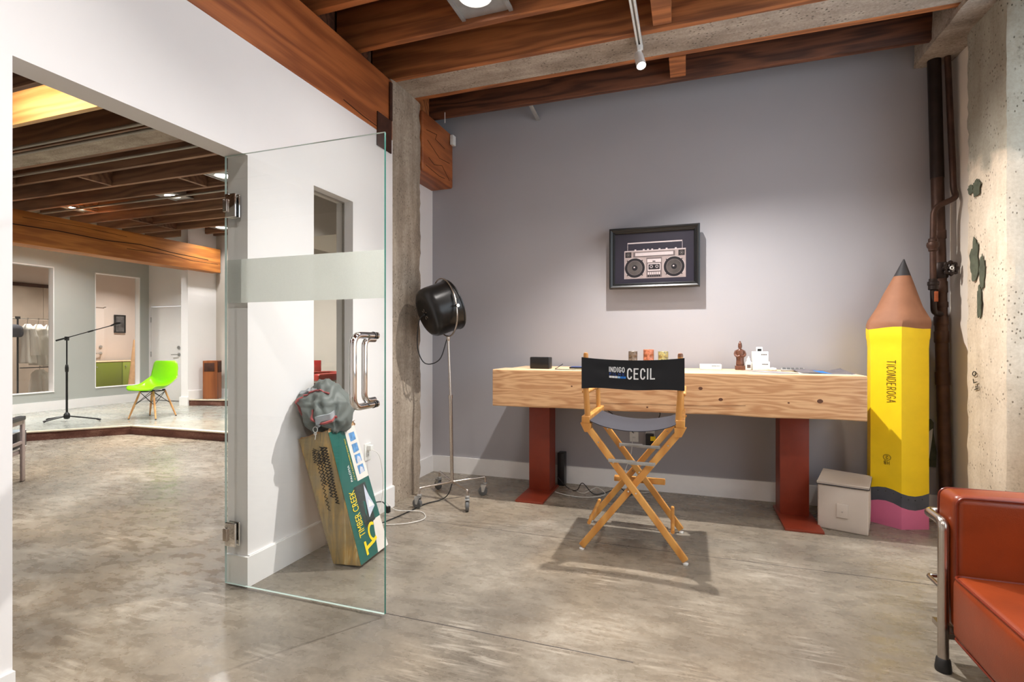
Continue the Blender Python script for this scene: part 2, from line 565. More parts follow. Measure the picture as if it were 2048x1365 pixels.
mt = {}
mt['white_wall'] = plain('white_wall_paint', (232, 229, 228), .7, var=.012, nscale=3)
mt['grey_wall'] = plain('grey_wall_paint', (167, 165, 169), .72, var=.02, nscale=2)
mt['grey_wall_far'] = plain('grey_green_wall_paint', (172, 175, 170), .75, var=.02, nscale=2)
mt['taupe_wall'] = plain('taupe_wall_paint', (196, 188, 178), .75, var=.02, nscale=2)
mt['cream_wall'] = plain('cream_wall_paint', (226, 214, 200), .75, var=.03, nscale=2)
mt['pink_wall'] = plain('blush_wall_paint', (214, 200, 190), .8, var=.03, nscale=2)
mt['trim'] = plain('white_trim_paint', (236, 234, 232), .4, var=.01)
mt['timber'] = wood('orange_timber', (184, 108, 58), (124, 64, 32), 'Y', ring=4, dist=14, wmix=.5, rough=.5, bump=.12)
mt['timber_far'] = wood('honey_timber', (204, 132, 60), (146, 82, 30), 'Y', ring=4, dist=14, wmix=.5, rough=.45, bump=.15)
mt['joist'] = wood('red_brown_joist', (196, 122, 70), (120, 70, 40), 'X', ring=4.5, dist=14, wmix=.5, rough=.6, bump=.12, rnd=True)
mt['joist_pale'] = wood('pale_pine_joist', (226, 184, 128), (196, 146, 92), 'X', ring=5, rough=.5, bump=.05)
mt['joist_old'] = wood('dark_old_joist', (128, 78, 52), (60, 34, 24), 'X', ring=5, dist=16, wmix=.5, rough=.6, bump=.2, rnd=True)
mt['joist_far'] = wood('brown_joist', (160, 120, 94), (108, 78, 60), 'X', ring=4, dist=12, wmix=.5, rough=.65, bump=.1, rnd=True)
mt['deck'] = wood('dark_deck_board', (96, 62, 44), (58, 36, 26), 'Y', ring=3, rough=.8, bump=.1)
mt['conc_beam'] = concrete('board_formed_beam', [(.34, srgb(112, 100, 88)), (.5, srgb(160, 146, 132)), (.64, srgb(194, 182, 168))], 'X')
mt['conc_col'] = concrete('board_formed_column', [(.32, srgb(104, 92, 80)), (.48, srgb(150, 136, 120)), (.64, srgb(190, 176, 158))], 'Z')
mt['conc_col_r'] = concrete('painted_concrete_column', [(.34, srgb(140, 126, 110)), (.44, srgb(196, 180, 158)), (.6, srgb(220, 206, 186))], 'Z', pits=True, bump=.5)
def two_tone(m, zc, upper):
    """bare grey concrete above a ragged line, cream paint below"""
    t = m.node_tree; b = t.nodes['Principled BSDF']; src = b.inputs['Base Color'].links[0].from_socket
    tc = t.nodes.new('ShaderNodeTexCoord'); sx = t.nodes.new('ShaderNodeSeparateXYZ'); nz = t.nodes.new('ShaderNodeTexNoise'); nz.inputs['Scale'].default_value = 4.0; nz.inputs['Detail'].default_value = 5.0
    ad = t.nodes.new('ShaderNodeMath'); ad.operation = 'MULTIPLY_ADD'; ad.inputs[1].default_value = .9
    t.links.new(tc.outputs['Object'], sx.inputs[0]); t.links.new(tc.outputs['Object'], nz.inputs['Vector'])
    t.links.new(nz.outputs['Fac'], ad.inputs[0]); t.links.new(sx.outputs['Z'], ad.inputs[2])
    r = t.nodes.new('ShaderNodeMapRange'); r.inputs['From Min'].default_value = zc + .40; r.inputs['From Max'].default_value = zc + .52
    t.links.new(ad.outputs[0], r.inputs['Value'])
    mu = t.nodes.new('ShaderNodeMix'); mu.data_type = 'RGBA'; mu.blend_type = 'MULTIPLY'; mu.inputs[0].default_value = 1.0; mu.inputs[7].default_value = upper
    t.links.new(src, mu.inputs[6])
    mx = t.nodes.new('ShaderNodeMix'); mx.data_type = 'RGBA'; t.links.new(r.outputs[0], mx.inputs[0]); t.links.new(src, mx.inputs[6]); t.links.new(mu.outputs[2], mx.inputs[7])
    t.links.new(mx.outputs[2], b.inputs['Base Color'])
two_tone(mt['conc_col_r'], 2.25, (.55, .60, .62, 1))
mt['floor'] = floor_mat('polished_concrete', [(.34, srgb(92, 85, 76)), (.46, srgb(118, 110, 99)), (.54, srgb(138, 129, 116)), (.66, srgb(178, 170, 157))])
mt['stage_floor'] = floor_mat('polished_stage_concrete', [(.33, srgb(126, 128, 120)), (.5, srgb(150, 152, 144)), (.68, srgb(180, 182, 174))], .12, .26)
mt['curb'] = concrete('rough_brown_curb', [(.3, srgb(58, 32, 24)), (.5, srgb(92, 54, 42)), (.72, srgb(140, 104, 88))], 'X', pits=True)
mt['curb_lip'] = plain('pale_edge_strip', (196, 182, 160), .6)
mt['glass'] = glass_mat('clear_glass', (.975, .985, .978, 1))
mt['glass_win'] = glass_mat('window_glass', (.95, .95, .94, 1), .8)
mt['glass_edge'] = plain('green_glass_edge', (52, 110, 98), .1, var=.1)
mt['glass_edge_light'] = plain('pale_glass_edge', (196, 216, 208), .12, var=.05)
mt['frost'] = frost_mat('frosted_film')
mt['chrome'] = plain('polished_chrome', (226, 224, 222), .06, 1.0, var=.01)
mt['steel'] = plain('brushed_steel', (190, 180, 170), .26, 1.0, var=.03, nscale=200)
mt['zinc'] = plain('zinc_plate', (184, 184, 182), .38, .7, var=.1, nscale=20)
mt['black'] = plain('black_plastic', (22, 22, 23), .35, var=.1)
mt['blackmetal'] = plain('black_lacquered_metal', (30, 28, 27), .3, .3, var=.08)
mt['rubber'] = plain('grey_rubber', (92, 92, 92), .6)
mt['blackrubber'] = plain('black_rubber', (28, 26, 25), .55)
mt['white_metal'] = plain('white_enamel', (235, 235, 232), .3)
mt['white_plastic'] = plain('white_plastic', (232, 232, 228), .35)
mt['iron'] = plain('old_iron_pipe', (74, 52, 42), .5, .55, var=.35, nscale=9, bump=.3)
mt['iron_dark'] = plain('dark_iron_pipe', (44, 34, 30), .45, .55, var=.3, nscale=9, bump=.3)
mt['bracket'] = plain('rusted_bracket', (70, 40, 28), .7, .3, var=.3, nscale=20, bump=.3)
mt['galv'] = plain('grey_conduit', (150, 142, 132), .4, .6)
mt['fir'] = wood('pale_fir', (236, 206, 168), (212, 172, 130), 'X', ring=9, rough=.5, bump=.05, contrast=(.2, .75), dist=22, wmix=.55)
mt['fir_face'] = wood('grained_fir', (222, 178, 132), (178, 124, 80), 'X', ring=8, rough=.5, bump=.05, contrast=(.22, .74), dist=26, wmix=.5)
mt['knot'] = plain('wood_knot', (96, 58, 36), .6, var=.4, nscale=120)
mt['redsteel'] = plain('oxide_red_steel', (134, 50, 28), .45, 0, var=.08, nscale=12)
mt['beech'] = wood('golden_beech', (222, 164, 88), (196, 132, 62), 'Z', ring=5, rough=.38, bump=.03)
mt['beech_dark'] = wood('aged_beech_knob', (152, 104, 76), (120, 78, 56), 'Z', ring=9, rough=.5)
mt['canvas_black'] = fabric('black_canvas', (24, 24, 27))
mt['canvas_navy'] = fabric('faded_navy_canvas', (48, 48, 57))
mt['ink_white'] = plain('white_print', (226, 226, 224), .7, var=.03)
mt['ink_blue'] = plain('blue_print', (28, 112, 196), .7)
mt['ink_navy'] = plain('navy_print', (32, 70, 150), .7)
mt['ink_sky'] = plain('sky_print', (150, 190, 224), .7)
mt['pencil_yellow'] = plain('yellow_papier_mache', (247, 210, 8), .6, var=.04, nscale=8, bump=.15)
mt['pencil_wood'] = plain('tan_papier_mache', (146, 98, 70), .7, var=.10, nscale=9, bump=.3)
mt['pencil_lead'] = plain('black_papier_mache', (46, 44, 46), .6, var=.15, nscale=12, bump=.3)
mt['pencil_grey'] = plain('slate_papier_mache', (76, 80, 90), .6, var=.15, nscale=12, bump=.2)
mt['pencil_pink'] = plain('pink_papier_mache', (222, 118, 158), .65, var=.05, nscale=6, bump=.15)
mt['marker'] = plain('marker_ink', (44, 38, 26), .7)
mt['tote'] = fabric('greige_canvas', (200, 188, 176), 300, var=.05)
mt['zip'] = plain('zip_tape', (60, 54, 54), .6)
mt['leather'] = leather('cognac_leather', (136, 55, 21))
mt['leather_red'] = leather('red_leather', (168, 44, 40))
mt['leather_pipe'] = leather('dark_leather_piping', (112, 36, 12))
mt['cable_black'] = plain('black_cable', (26, 24, 24), .5)
mt['cable_white'] = plain('white_cable', (226, 224, 218), .45)
mt['lamp_white'] = emit('lamp_glow', (1.0, .93, .84), 22.0)
mt['lamp_far'] = emit('lamp_glow_far', (1.0, .96, .92), 16.0)

# ================================================================== THE SETTING
XL, XLB = -2.09, -2.22          # front-room face and far-room face of the left wall
YB = 4.38                       # grey back wall
XR = 1.725                      # right wall
Y0 = -2.8                       # wall behind the camera
XG = -9.85                      # grey-green wall of the far room
ZST = .115; ZST2 = .22          # stage levels
ZJ = 3.20; ZD = 3.50            # joist undersides, deck

bm = nb(); box(bm, (-12.9, Y0 - .2, -.1), (2.1, 9.8, 0)); 
fl = struct('floor', bm, mt['floor'], 'polished mottled grey-brown concrete floor')
# saw cuts in the slab
for (a, b) in (((-2.0, 3.13), (1.72, 3.13)), ((-2.05, 2.0), (-.2, 2.0))):
    bm = nb(); box(bm, (a[0], a[1] - .0018, .0), (b[0], a[1] + .0018, .0006))
    obj('saw_cut', bm, mt['zip'], fl)

# left wall with doorway and internal window
bm = nb(); wall_holes(bm, 'X', XLB, XL, Y0, 3.33, 0, 2.73, [(1.054, 2.0, 0, 2.16), (2.48, 2.853, .72, 2.149)])
struct('wall_left', bm, mt['white_wall'], 'white plastered wall with the doorway')
bm = nb(); box(bm, (XL, 2.0, 0), (XL + .016, 3.335, .15)); box(bm, (XLB, 1.984, 0), (XL + .016, 2.0, .15))
box(bm, (XL, Y0, 0), (XL + .016, 1.054, .15)); box(bm, (XL, 2.0, .15), (XL + .011, 3.335, .155))
struct('baseboard_left', bm, mt['trim'])
# partition beyond the column and round the stage
bm = nb(); box(bm, (-2.41, 3.79, 0), (-2.31, 7.25, ZD)); struct('wall_partition', bm, mt['white_wall'])
bm = nb(); box(bm, (-2.31, YB, 0), (XR + .12, YB + .12, ZD)); struct('wall_back', bm, mt['grey_wall'], 'plain grey painted back wall behind the desk')
bm = nb()
box(bm, (-2.31, YB - .016, 0), (XR, YB, .15)); box(bm, (-2.31, 3.80, 0), (-2.294, YB - .016, .15))
struct('baseboard_back', bm, mt['trim'])
# right wall: cream strip by the corner, then a tall window in front of the column
XW = XR + .16                   # the window wall stands further out than the cream strip
bm = nb(); wall_holes(bm, 'X', XW, XW + .14, Y0, 4.02, 0, ZD, [(.30, 3.60, .85, 3.05)]); box(bm, (XR, 3.95, 0), (XW, YB + .12, ZD))
struct('wall_right', bm, mt['cream_wall'])
bm = nb(); box(bm, (-9.95, Y0 - .12, 0), (XR + .30, Y0, ZD)); struct('wall_front', bm, mt['white_wall'])
win4 = thing('window_4', None, None, (XW + .07, 1.95, .85), kind='structure')
bm = nb()
for y in (.30, 1.38, 2.48, 3.56): box(bm, (XW + .05, y, .85), (XW + .09, y + .04, 3.05))
for z in (.85, 1.93, 3.01): box(bm, (XW + .05, .30, z), (XW + .09, 3.60, z + .04))
obj('window_frame', bm, mt['blackmetal'], win4, world=True)
for i in range(3):
    y = (.34, 1.42, 2.52)[i]; bm = nb(); box(bm, (XW + .067, y, .89), (XW + .073, y + 1.04, 3.01))
    obj('pane', bm, mt['glass_win'], win4, world=True)

# left concrete column, rough arrises
def rough_block(bm, lo, hi, amp, nx, ny, nz, seed=0):
    """box whose long edges are chipped and whose faces wander a little"""
    lo, hi = Vector(lo), Vector(hi); h = (hi - lo) / 2; c = (hi + lo) / 2
    cache = {}
    cnt = (nx, ny, nz)
    def vert(i, j, k):
        key = (i, j, k)
        if key in cache: return cache[key]
        t = [i / nx * 2 - 1, j / ny * 2 - 1, k / nz * 2 - 1]
        p = Vector((c.x + t[0] * h.x, c.y + t[1] * h.y, c.z + t[2] * h.z))
        e = sum(1 for q in t[:2] if abs(abs(q) - 1) < 1e-6)
        nse = mnoise.noise(p * 5 + Vector((seed, 0, 0))); n2 = mnoise.noise(p * 17 + Vector((0, seed, 3)))
        d = amp * (.5 * nse + .35 * n2)
        ins = (abs(d) + amp * .25) if e == 2 else d * .5
        if abs(abs(t[0]) - 1) < 1e-6: p.x -= t[0] * ins
        if abs(abs(t[1]) - 1) < 1e-6: p.y -= t[1] * ins
        cache[key] = bm.verts.new(p); return cache[key]
    for axis in range(3):
        u, v_ = [a for a in range(3) if a != axis]
        for s in (0, cnt[axis]):
            for a in range(cnt[u]):
                for b in range(cnt[v_]):
                    ps = []
                    for (da, db) in ((0, 0), (1, 0), (1, 1), (0, 1)):
                        idx = [0, 0, 0]; idx[axis] = s; idx[u] = a + da; idx[v_] = b + db
                        ps.append(vert(*idx))
                    bm.faces.new(ps)
bm = nb(); rough_block(bm, (-2.55, 3.33, 0), (-2.10, 3.79, 3.2), .022, 6, 8, 70, 1)
o = struct('concrete_column', bm, mt['conc_col'], 'rough board-formed concrete column between the glass door and the grey wall', loc=(-2.325, 3.56, 0))
o['category'] = 'column'
bm = nb(); rough_block(bm, (1.66, 3.58, 0), (2.0, 4.02, 3.5), .03, 8, 8, 80, 5)
colr = struct('concrete_column', bm, mt['conc_col_r'], 'cream stained concrete column by the bright window', loc=(1.83, 3.81, 0))
colr['category'] = 'column'
# flaked green paint and scrawl on its room side
def blob_patch(bm, cy, cz, ry, rz, seed, x=1.6535, n=26):
    pts = []
    for k in range(n):
        a = 2 * PI * k / n
        r = 1 + .45 * mnoise.noise(Vector((math.cos(a) * 2.2, math.sin(a) * 2.2, seed))) + .25 * mnoise.noise(Vector((math.cos(a) * 6, math.sin(a) * 6, seed + 9)))
        pts.append((cy + ry * r * math.cos(a), cz + rz * r * math.sin(a)))
    prism(bm, [(p[0], p[1]) for p in pts], 0, .004, M=basis((x, 0, 0), (0, 1, 0), (0, 0, 1), (-1, 0, 0)))
mt['green_paint'] = plain('flaked_green_paint', (78, 82, 66), .8, var=.3, nscale=30, bump=.3)
for (cy, cz, ry, rz, sd) in ((3.86, 2.16, .04, .05, 1), (3.93, 2.17, .03, .03, 2), (3.885, 1.72, .045, .13, 3), (3.80, 1.64, .03, .10, 4), (3.83, 1.46, .022, .10, 5)):
    bm = nb(); blob_patch(bm, cy, cz, ry, rz, sd); obj('paint_patch', bm, mt['green_paint'], colr, world=True)
bm = nb()
Mx = basis((1.652, 3.88, .93), (0, .25, 1), (0, -1, .25), (-1, 0, 0))
stroke_text(bm, 'FLO', Mx, 0, 0, .04, .03, .012, .004, .003)
obj('scrawl', bm, mt['marker'], colr, world=True)

# ------------------------------------------------------------------ ceiling: deck, joists, beams
ceil = thing('ceiling', 'exposed timber joist ceiling with board deck', None, (0, 0, ZD), kind='structure')
ceil['label'] = 'exposed timber joist ceiling with concrete and timber beams'
n = 0
y = Y0 - .1
while y < 7.3:
    bm = nb(); box(bm, (-9.95, y, ZD), (2.05, min(y + .695, 7.35), ZD + .04)); obj('deck_board', bm, mt['deck'], ceil, world=True); y += .70
def joist_mesh(x0, x1, name, m):
    bm = nb(); rbox(bm, ((x0 + x1) / 2, 0, 0), ((x1 - x0) / 2, .024, .15), .003, 1, 1)
    return obj(name, bm, m, ceil)
front_y = [2.955, 2.53, 2.11, 1.69, 1.27, .85, .43, .01, -.41, -.83, -1.25, -1.67, -2.09, -2.51]
far_y = front_y + [4.08, 4.50, 4.92, 5.34, 5.76, 6.18, 6.60, 7.02]
jf = joist_mesh(-2.28, XR, 'joist', mt['joist']); jx = joist_mesh(-9.84, -2.30, 'joist', mt['joist_far'])
zj = ZJ + .15 - ZD
jf.location = (0, front_y[0], zj); jx.location = (0, far_y[0], zj)
for yy in front_y[1:]: share(jf, ceil, (0, yy, zj))
for yy in far_y[1:]: share(jx, ceil, (0, yy, zj))
jp = joist_mesh(-9.84, -2.30, 'joist', mt['joist_pale']); jp.location = jx.location.copy(); jx.location = (0, 7.19, zj)
old = joist_mesh(-2.28, XR - .02, 'joist', mt['joist_old']); old.location = (0, 4.075, zj)
# ledgers on both sides of the concrete beam
for yy in (3.375, 3.695):
    share(jf, ceil, (0, yy, zj)); share(jx, ceil, (0, yy, zj))
for (x0, x1) in ((-2.3, 1.6), (-9.84, -2.3)):
    bm = nb(); rough_block(bm, (x0, 3.40, ZJ + .002), (x1, 3.67, ZD), .006, 60, 4, 2, 3); obj('concrete_beam', bm, mt['conc_beam'], ceil, world=True)
# the heavy timber beam over the left wall, its short continuation past the column, and the stage beam
def beam_mesh(lo, hi, m, r=.008):
    c = [(a + b) / 2 for a, b in zip(lo, hi)]; h = [(b - a) / 2 for a, b in zip(lo, hi)]
    bm = nb(); rbox(bm, c, h, r, 2, 1)
    return obj('timber_beam', bm, m, ceil, world=True)
beam_mesh((-2.40, Y0, 2.73), (XL + .004, 3.325, 3.168), mt['timber'])
beam_mesh((-2.40, 3.80, 2.665), (XL - .004, YB, 3.17), mt['timber'], .02)
beam_mesh((-8.42, 1.0, 2.50), (-8.12, 7.16, 2.93), mt['timber_far'])
bm = nb(); box(bm, (-2.36, Y0, 3.168), (-2.30, 3.325, ZD)); obj('blocking', bm, mt['joist_old'], ceil, world=True)
# splits in the timbers
def crack(pts, x, wd, m):
    bm = nb(); ribbon(bm, pts, basis((x, 0, 0), (0, 1, 0), (0, 0, 1), (1, 0, 0)), wd, .0015)
    obj('timber_split', bm, m, ceil, world=True)
mt['split'] = plain('dark_timber_split', (38, 20, 12), .9)
crack([(4.0, 2.73), (4.6, 2.745), (5.2, 2.73), (5.7, 2.76), (6.2, 2.72), (6.9, 2.70)], -8.1195, .012, mt['split'])
crack([(5.5, 2.66), (6.2, 2.68), (6.6, 2.64), (7.1, 2.65)], -8.1195, .008, mt['split'])
crack([(4.2, 2.84), (4.9, 2.86), (5.5, 2.84)], -8.1195, .005, mt['split'])
for pts in ([(3.86, 3.02), (4.05, 3.05), (4.02, 3.00), (4.2, 2.98)], [(3.9, 2.80), (4.0, 2.77), (4.15, 2.81), (4.3, 2.72)], [(3.88, 2.94), (4.1, 2.86), (4.3, 2.88)], [(3.85, 2.72), (4.1, 2.70), (4.2, 2.71)]):
    crack(pts, XL - .0035, .004, mt['split'])
crack([(2.75, 2.775), (2.95, 2.758), (3.14, 2.752)], XL + .0045, .005, mt['split'])
bm = nb(); box(bm, (XL + .004, 3.12, 2.62), (XL + .012, 3.30, 2.86)); box(bm, (XL + .012, 3.27, 2.86), (XL + .02, 3.30, 3.14))
obj('beam_bracket', bm, mt['bracket'], ceil, world=True)
# blocking between joists
def blocks(lst, m, w=.05):
    for (x, ya, yb) in lst:
        bm = nb(); box(bm, (x - w, ya + .024, ZJ + .005), (x + w, yb - .024, ZD - .02)); obj('blocking', bm, m, ceil, world=True)
blocks([(-.155, 2.955, 3.352), (-.075, 3.72, 4.05)], mt['joist'], .055)
blocks([(-6.9, 4.08, 4.50), (-5.8, 4.50, 4.92), (-5.7, 5.34, 5.76), (-5.0, 5.76, 6.18), (-8.5, 4.92, 5.34), (-8.5, 5.76, 6.18), (-8.5, 6.18, 6.60), (-8.0, 3.72, 4.08)], mt['joist_far'], .025)
bm = nb()
for x in (-2.2,): box(bm, (x - .03, 3.72, 3.17), (x + .03, 4.05, 3.44))
obj('blocking', bm, mt['joist'], ceil, world=True)
# edge beam of rough concrete over the right wall
bm = nb(); rough_block(bm, (1.50, 3.0, 3.165), (XR, 4.375, 3.42), .03, 4, 30, 3, 8); obj('concrete_edge_beam', bm, mt['conc_beam'], ceil, world=True)

# ------------------------------------------------------------------ glass door
d1 = thing('door_1', 'frameless glass door standing open, frosted band and chrome pulls', None, (-2.2, 2.0, 0), kind='structure')
YD = 1.975
bm = nb(); box(bm, (-2.205, YD - .006, .012), (-1.277, YD + .006, 2.158), 0)
bm.faces.ensure_lookup_table()
for f in bm.faces:
    c = f.calc_center_median()
    if abs(c.x + 1.277) < 1e-4: f.material_index = 1
    elif abs(c.z - 2.158) < 1e-4 or abs(c.z - .012) < 1e-4 or abs(c.x + 2.205) < 1e-4: f.material_index = 2
obj('pane', bm, [mt['glass'], mt['glass_edge'], mt['glass_edge_light']], d1, world=True, smooth=False)
bm = nb(); box(bm, (-2.204, YD + .0065, 1.42), (-1.278, YD + .0072, 1.637)); obj('frosted_band', bm, mt['frost'], d1, world=True)
for z in (1.905, .262):
    bm = nb(); rbox(bm, (-2.160, YD - .012, z), (.034, .006, .060), .005, 2)
    hg = obj('hinge', bm, mt['chrome'], d1, world=True)
    bm = nb(); rbox(bm, (-2.184, YD - .022, z), (.013, .006, .032), .003, 2); obj('hinge_knuckle', bm, mt['steel'], hg, world=True)
    bm = nb(); rbox(bm, (-2.160, YD + .012, z), (.034, .006, .060), .005, 2); obj('hinge_plate', bm, mt['chrome'], hg, world=True)
def pull(off, zs, r, nm):
    bm = nb()
    x = -1.333
    tube(bm, bendpath([(x, YD, zs[0]), (x, YD - off, zs[0]), (x, YD - off, zs[1]), (x, YD, zs[1])], .05, 8), r, 16)
    return obj(nm, bm, mt['chrome'], d1, world=True)
p = pull(.155, (.945, 1.252), .0155, 'pull_handle')
for z in (.945, 1.252):
    bm = nb(); cyl(bm, (-1.333, YD - .012, z), (-1.333, YD - .006, z), .0175, n=20); obj('gasket', bm, mt['blackrubber'], p, world=True)
    bm = nb(); cyl(bm, (-1.333, YD + .006, z), (-1.333, YD + .018, z), .0165, n=20); obj('cap', bm, mt['chrome'], p, world=True)
pull(.075, (.965, 1.235), .013, 'pull_handle')

# internal window in the left wall
w1 = thing('window_1', 'narrow internal window in the white wall behind the glass door', None, (-2.15, 2.66, .72), kind='structure')
bm = nb(); box(bm, (-2.168, 2.484, .724), (-2.160, 2.849, 2.145)); obj('pane', bm, mt['glass_win'], w1, world=True)
bm = nb()
for (lo, hi) in (((-2.172, 2.48, .72), (-2.156, 2.486, 2.149)), ((-2.172, 2.847, .72), (-2.156, 2.853, 2.149)), ((-2.172, 2.486, .72), (-2.156, 2.847, .727)), ((-2.172, 2.486, 2.142), (-2.156, 2.847, 2.149))): box(bm, lo, hi)
obj('window_frame', bm, mt['galv'], w1, world=True)

# ------------------------------------------------------------------ far room: stage, walls
bm = nb()
prism(bm, [(-2.42, 4.88), (-7.03, 4.82), (-7.66, 4.16), (-9.84, 1.86), (-9.84, 7.2), (-2.42, 7.2)], 0.0, ZST)
struct('stage_floor', bm, mt['stage_floor'], 'low polished concrete stage in the far room')
def curb(a, b, z0, z1, t, nm='stage_curb'):
    a, b = Vector((*a, 0)), Vector((*b, 0)); d = (b - a); L = d.length; d.normalize(); nrm = Vector((d.y, -d.x, 0))
    M_ = basis((a.x, a.y, 0), d, -nrm, (0, 0, 1))
    bm = nb(); n_ = max(2, int(L / .05))
    def f(u, v):
        x = u * L; z = z0 + (z1 - z0 - .012) * v
        wob = .012 * mnoise.noise(Vector((x * 3 + a.x, v * 2, 1))) + .006 * mnoise.noise(Vector((x * 14, v * 6, 4)))
        return M_ @ Vector((x, -(t + wob), z))
    grid(bm, f, n_, 4)
    o = obj(nm, bm, mt['curb']); o['kind'] = 'structure'
    bm = nb(); box(bm, (0, -t - .012, z1 - .013), (L, .06, z1 + .001), 0, M_)
    obj('edge_strip', bm, mt['curb_lip'], o)
    return o
curb((-7.03, 4.82), (-2.42, 4.88), 0, ZST, .01)
curb((-9.84, 1.86), (-7.03, 4.82), 0, ZST, .01)
bm = nb(); wall_holes(bm, 'X', XG - .12, XG, Y0, 7.08, 0, 3.5, [(4.75, 5.514, .41, 2.462), (6.13, 6.91, .42, 2.456)])
struct('wall_grey', bm, mt['grey_wall_far'], 'grey-green wall with two internal windows at the back of the stage')
for i, (ya, yb, za, zb) in enumerate(((4.75, 5.514, .41, 2.462), (6.13, 6.91, .42, 2.456))):
    wd_ = thing('window_%d' % (i + 2), ('tall internal window onto the hanging robes', 'tall internal window onto the green cabinets')[i], None, (XG - .06, (ya + yb) / 2, za), kind='structure')
    bm = nb(); box(bm, (XG - .100, ya + .012, za + .012), (XG - .094, yb - .012, zb - .012)); obj('pane', bm, mt['glass_win'], wd_, world=True)
    bm = nb()
    for (lo, hi) in (((XG - .118, ya, za), (XG + .004, ya + .012, zb)), ((XG - .118, yb - .012, za), (XG + .004, yb, zb)), ((XG - .118, ya, za), (XG + .012, yb, za + .012)), ((XG - .118, ya, zb - .012), (XG + .004, yb, zb))): box(bm, lo, hi)
    obj('window_frame', bm, mt['trim'], wd_, world=True)
bm = nb(); box(bm, (XG, 1.95, ZST), (XG + .016, 7.08, ZST + .15)); struct('baseboard_grey', bm, mt['trim'])
# alcove with the white door, the pillar and the back wall
bm = nb(); wall_holes(bm, 'Y', 7.08, 7.2, -9.97, -8.45, 0, 3.5, [(-9.79, -8.99, ZST, 1.915)])
struct('wall_door', bm, mt['white_wall'])
bm = nb(); box(bm, (-8.47, 6.66, 0), (-8.31, 7.24, 3.5)); struct('wall_pillar', bm, mt['white_wall'])
bm = nb(); box(bm, (-8.49, 6.64, ZST), (-8.29, 6.66, ZST + .15)); box(bm, (-8.49, 6.66, ZST), (-8.47, 7.08, ZST + .15)); box(bm, (-8.31, 6.66, ZST2), (-8.295, 7.23, ZST2 + .15)); struct('baseboard_pillar', bm, mt['trim'])
bm = nb(); box(bm, (-8.31, 7.23, 0), (-2.31, 7.35, 3.5)); struct('wall_stage', bm, mt['taupe_wall'])
bm = nb(); box(bm, (-5.0, 5.25, 2.55), (-2.41, 7.23, 3.49)); struct('wall_bulkhead', bm, mt['taupe_wall'])
bm = nb(); box(bm, (-8.295, 7.215, ZST), (-2.41, 7.23, ZST2 + .15)); struct('baseboard_stage', bm, mt['trim'])
bm = nb(); prism(bm, [(-8.31, 6.69), (-7.2, 6.95), (-6.6, 7.1), (-6.6, 7.23), (-8.31, 7.23)], ZST, ZST2)
struct('step_floor', bm, mt['stage_floor'])
o = curb((-8.31, 6.69), (-6.6, 7.1), ZST, ZST2, .008, 'step_curb')
d2 = thing('door_2', 'white flush door with steel lever at the back of the stage', None, (-9.39, 7.09, ZST), kind='structure')
bm = nb(); rbox(bm, (-9.39, 7.10, (ZST + 1.905) / 2 + .005), (.392, .02, .89), .003, 1); obj('leaf', bm, mt['trim'], d2, world=True)
for z in (.45, 1.0, 1.66):
    bm = nb(); box(bm, (-9.795, 7.068, z - .05), (-9.775, 7.082, z + .05)); obj('hinge', bm, mt['zinc'], d2, world=True)
def lever(x, y, z, par, sx=-1):
    bm = nb(); cyl(bm, (x, y, z), (x, y - .012, z), .032, n=20); cyl(bm, (x, y - .01, z), (x, y - .06, z), .011, n=12)
    tube(bm, bendpath([(x, y - .055, z), (x + sx * .05, y - .06, z), (x + sx * .13, y - .055, z - .004)], .02), .01, 10)
    o = obj('lever', bm, mt['zinc'], par, world=True)
    bm = nb(); cyl(bm, (x, y, z + .13), (x, y - .02, z + .13), .03, n=20); cyl(bm, (x, y - .02, z + .13), (x, y - .026, z + .13), .018, n=16)
    obj('deadbolt', bm, mt['zinc'], par, world=True)
lever(-9.055, 7.08, 1.0, d2)

# the room behind the internal windows
bm = nb(); box(bm, (-12.75, 4.0, 0), (-12.6, 9.6, 3.1)); struct('wall_dressing', bm, mt['pink_wall'])
bm = nb(); box(bm, (-12.6, 9.5, 0), (XG - .12, 9.6, 3.1)); box(bm, (-12.6, 3.9, 0), (XG - .12, 4.0, 3.1)); box(bm, (-9.97, 7.2, 0), (-9.9, 9.6, 3.1)); struct('wall_dressing_side', bm, mt['pink_wall'])
bm = nb(); box(bm, (-12.75, 3.9, 3.1), (XG - .12, 9.6, 3.2)); struct('ceiling_dressing', bm, mt['white_wall'])
mt['panel'] = plain('taupe_wall_board', (172, 156, 140), .6, var=.12, nscale=2.5)
for i in range(4):
    ya = 5.2 + i * .55
    bm = nb(); box(bm, (-12.6, ya + .003, .05), (-12.57, ya + .547, 2.35)); o = struct('wall_board', bm, mt['panel'])
bm = nb(); box(bm, (-12.6, 5.2, 2.35), (-12.55, 7.4, 2.42)); struct('trim_1', bm, mt['bracket'])

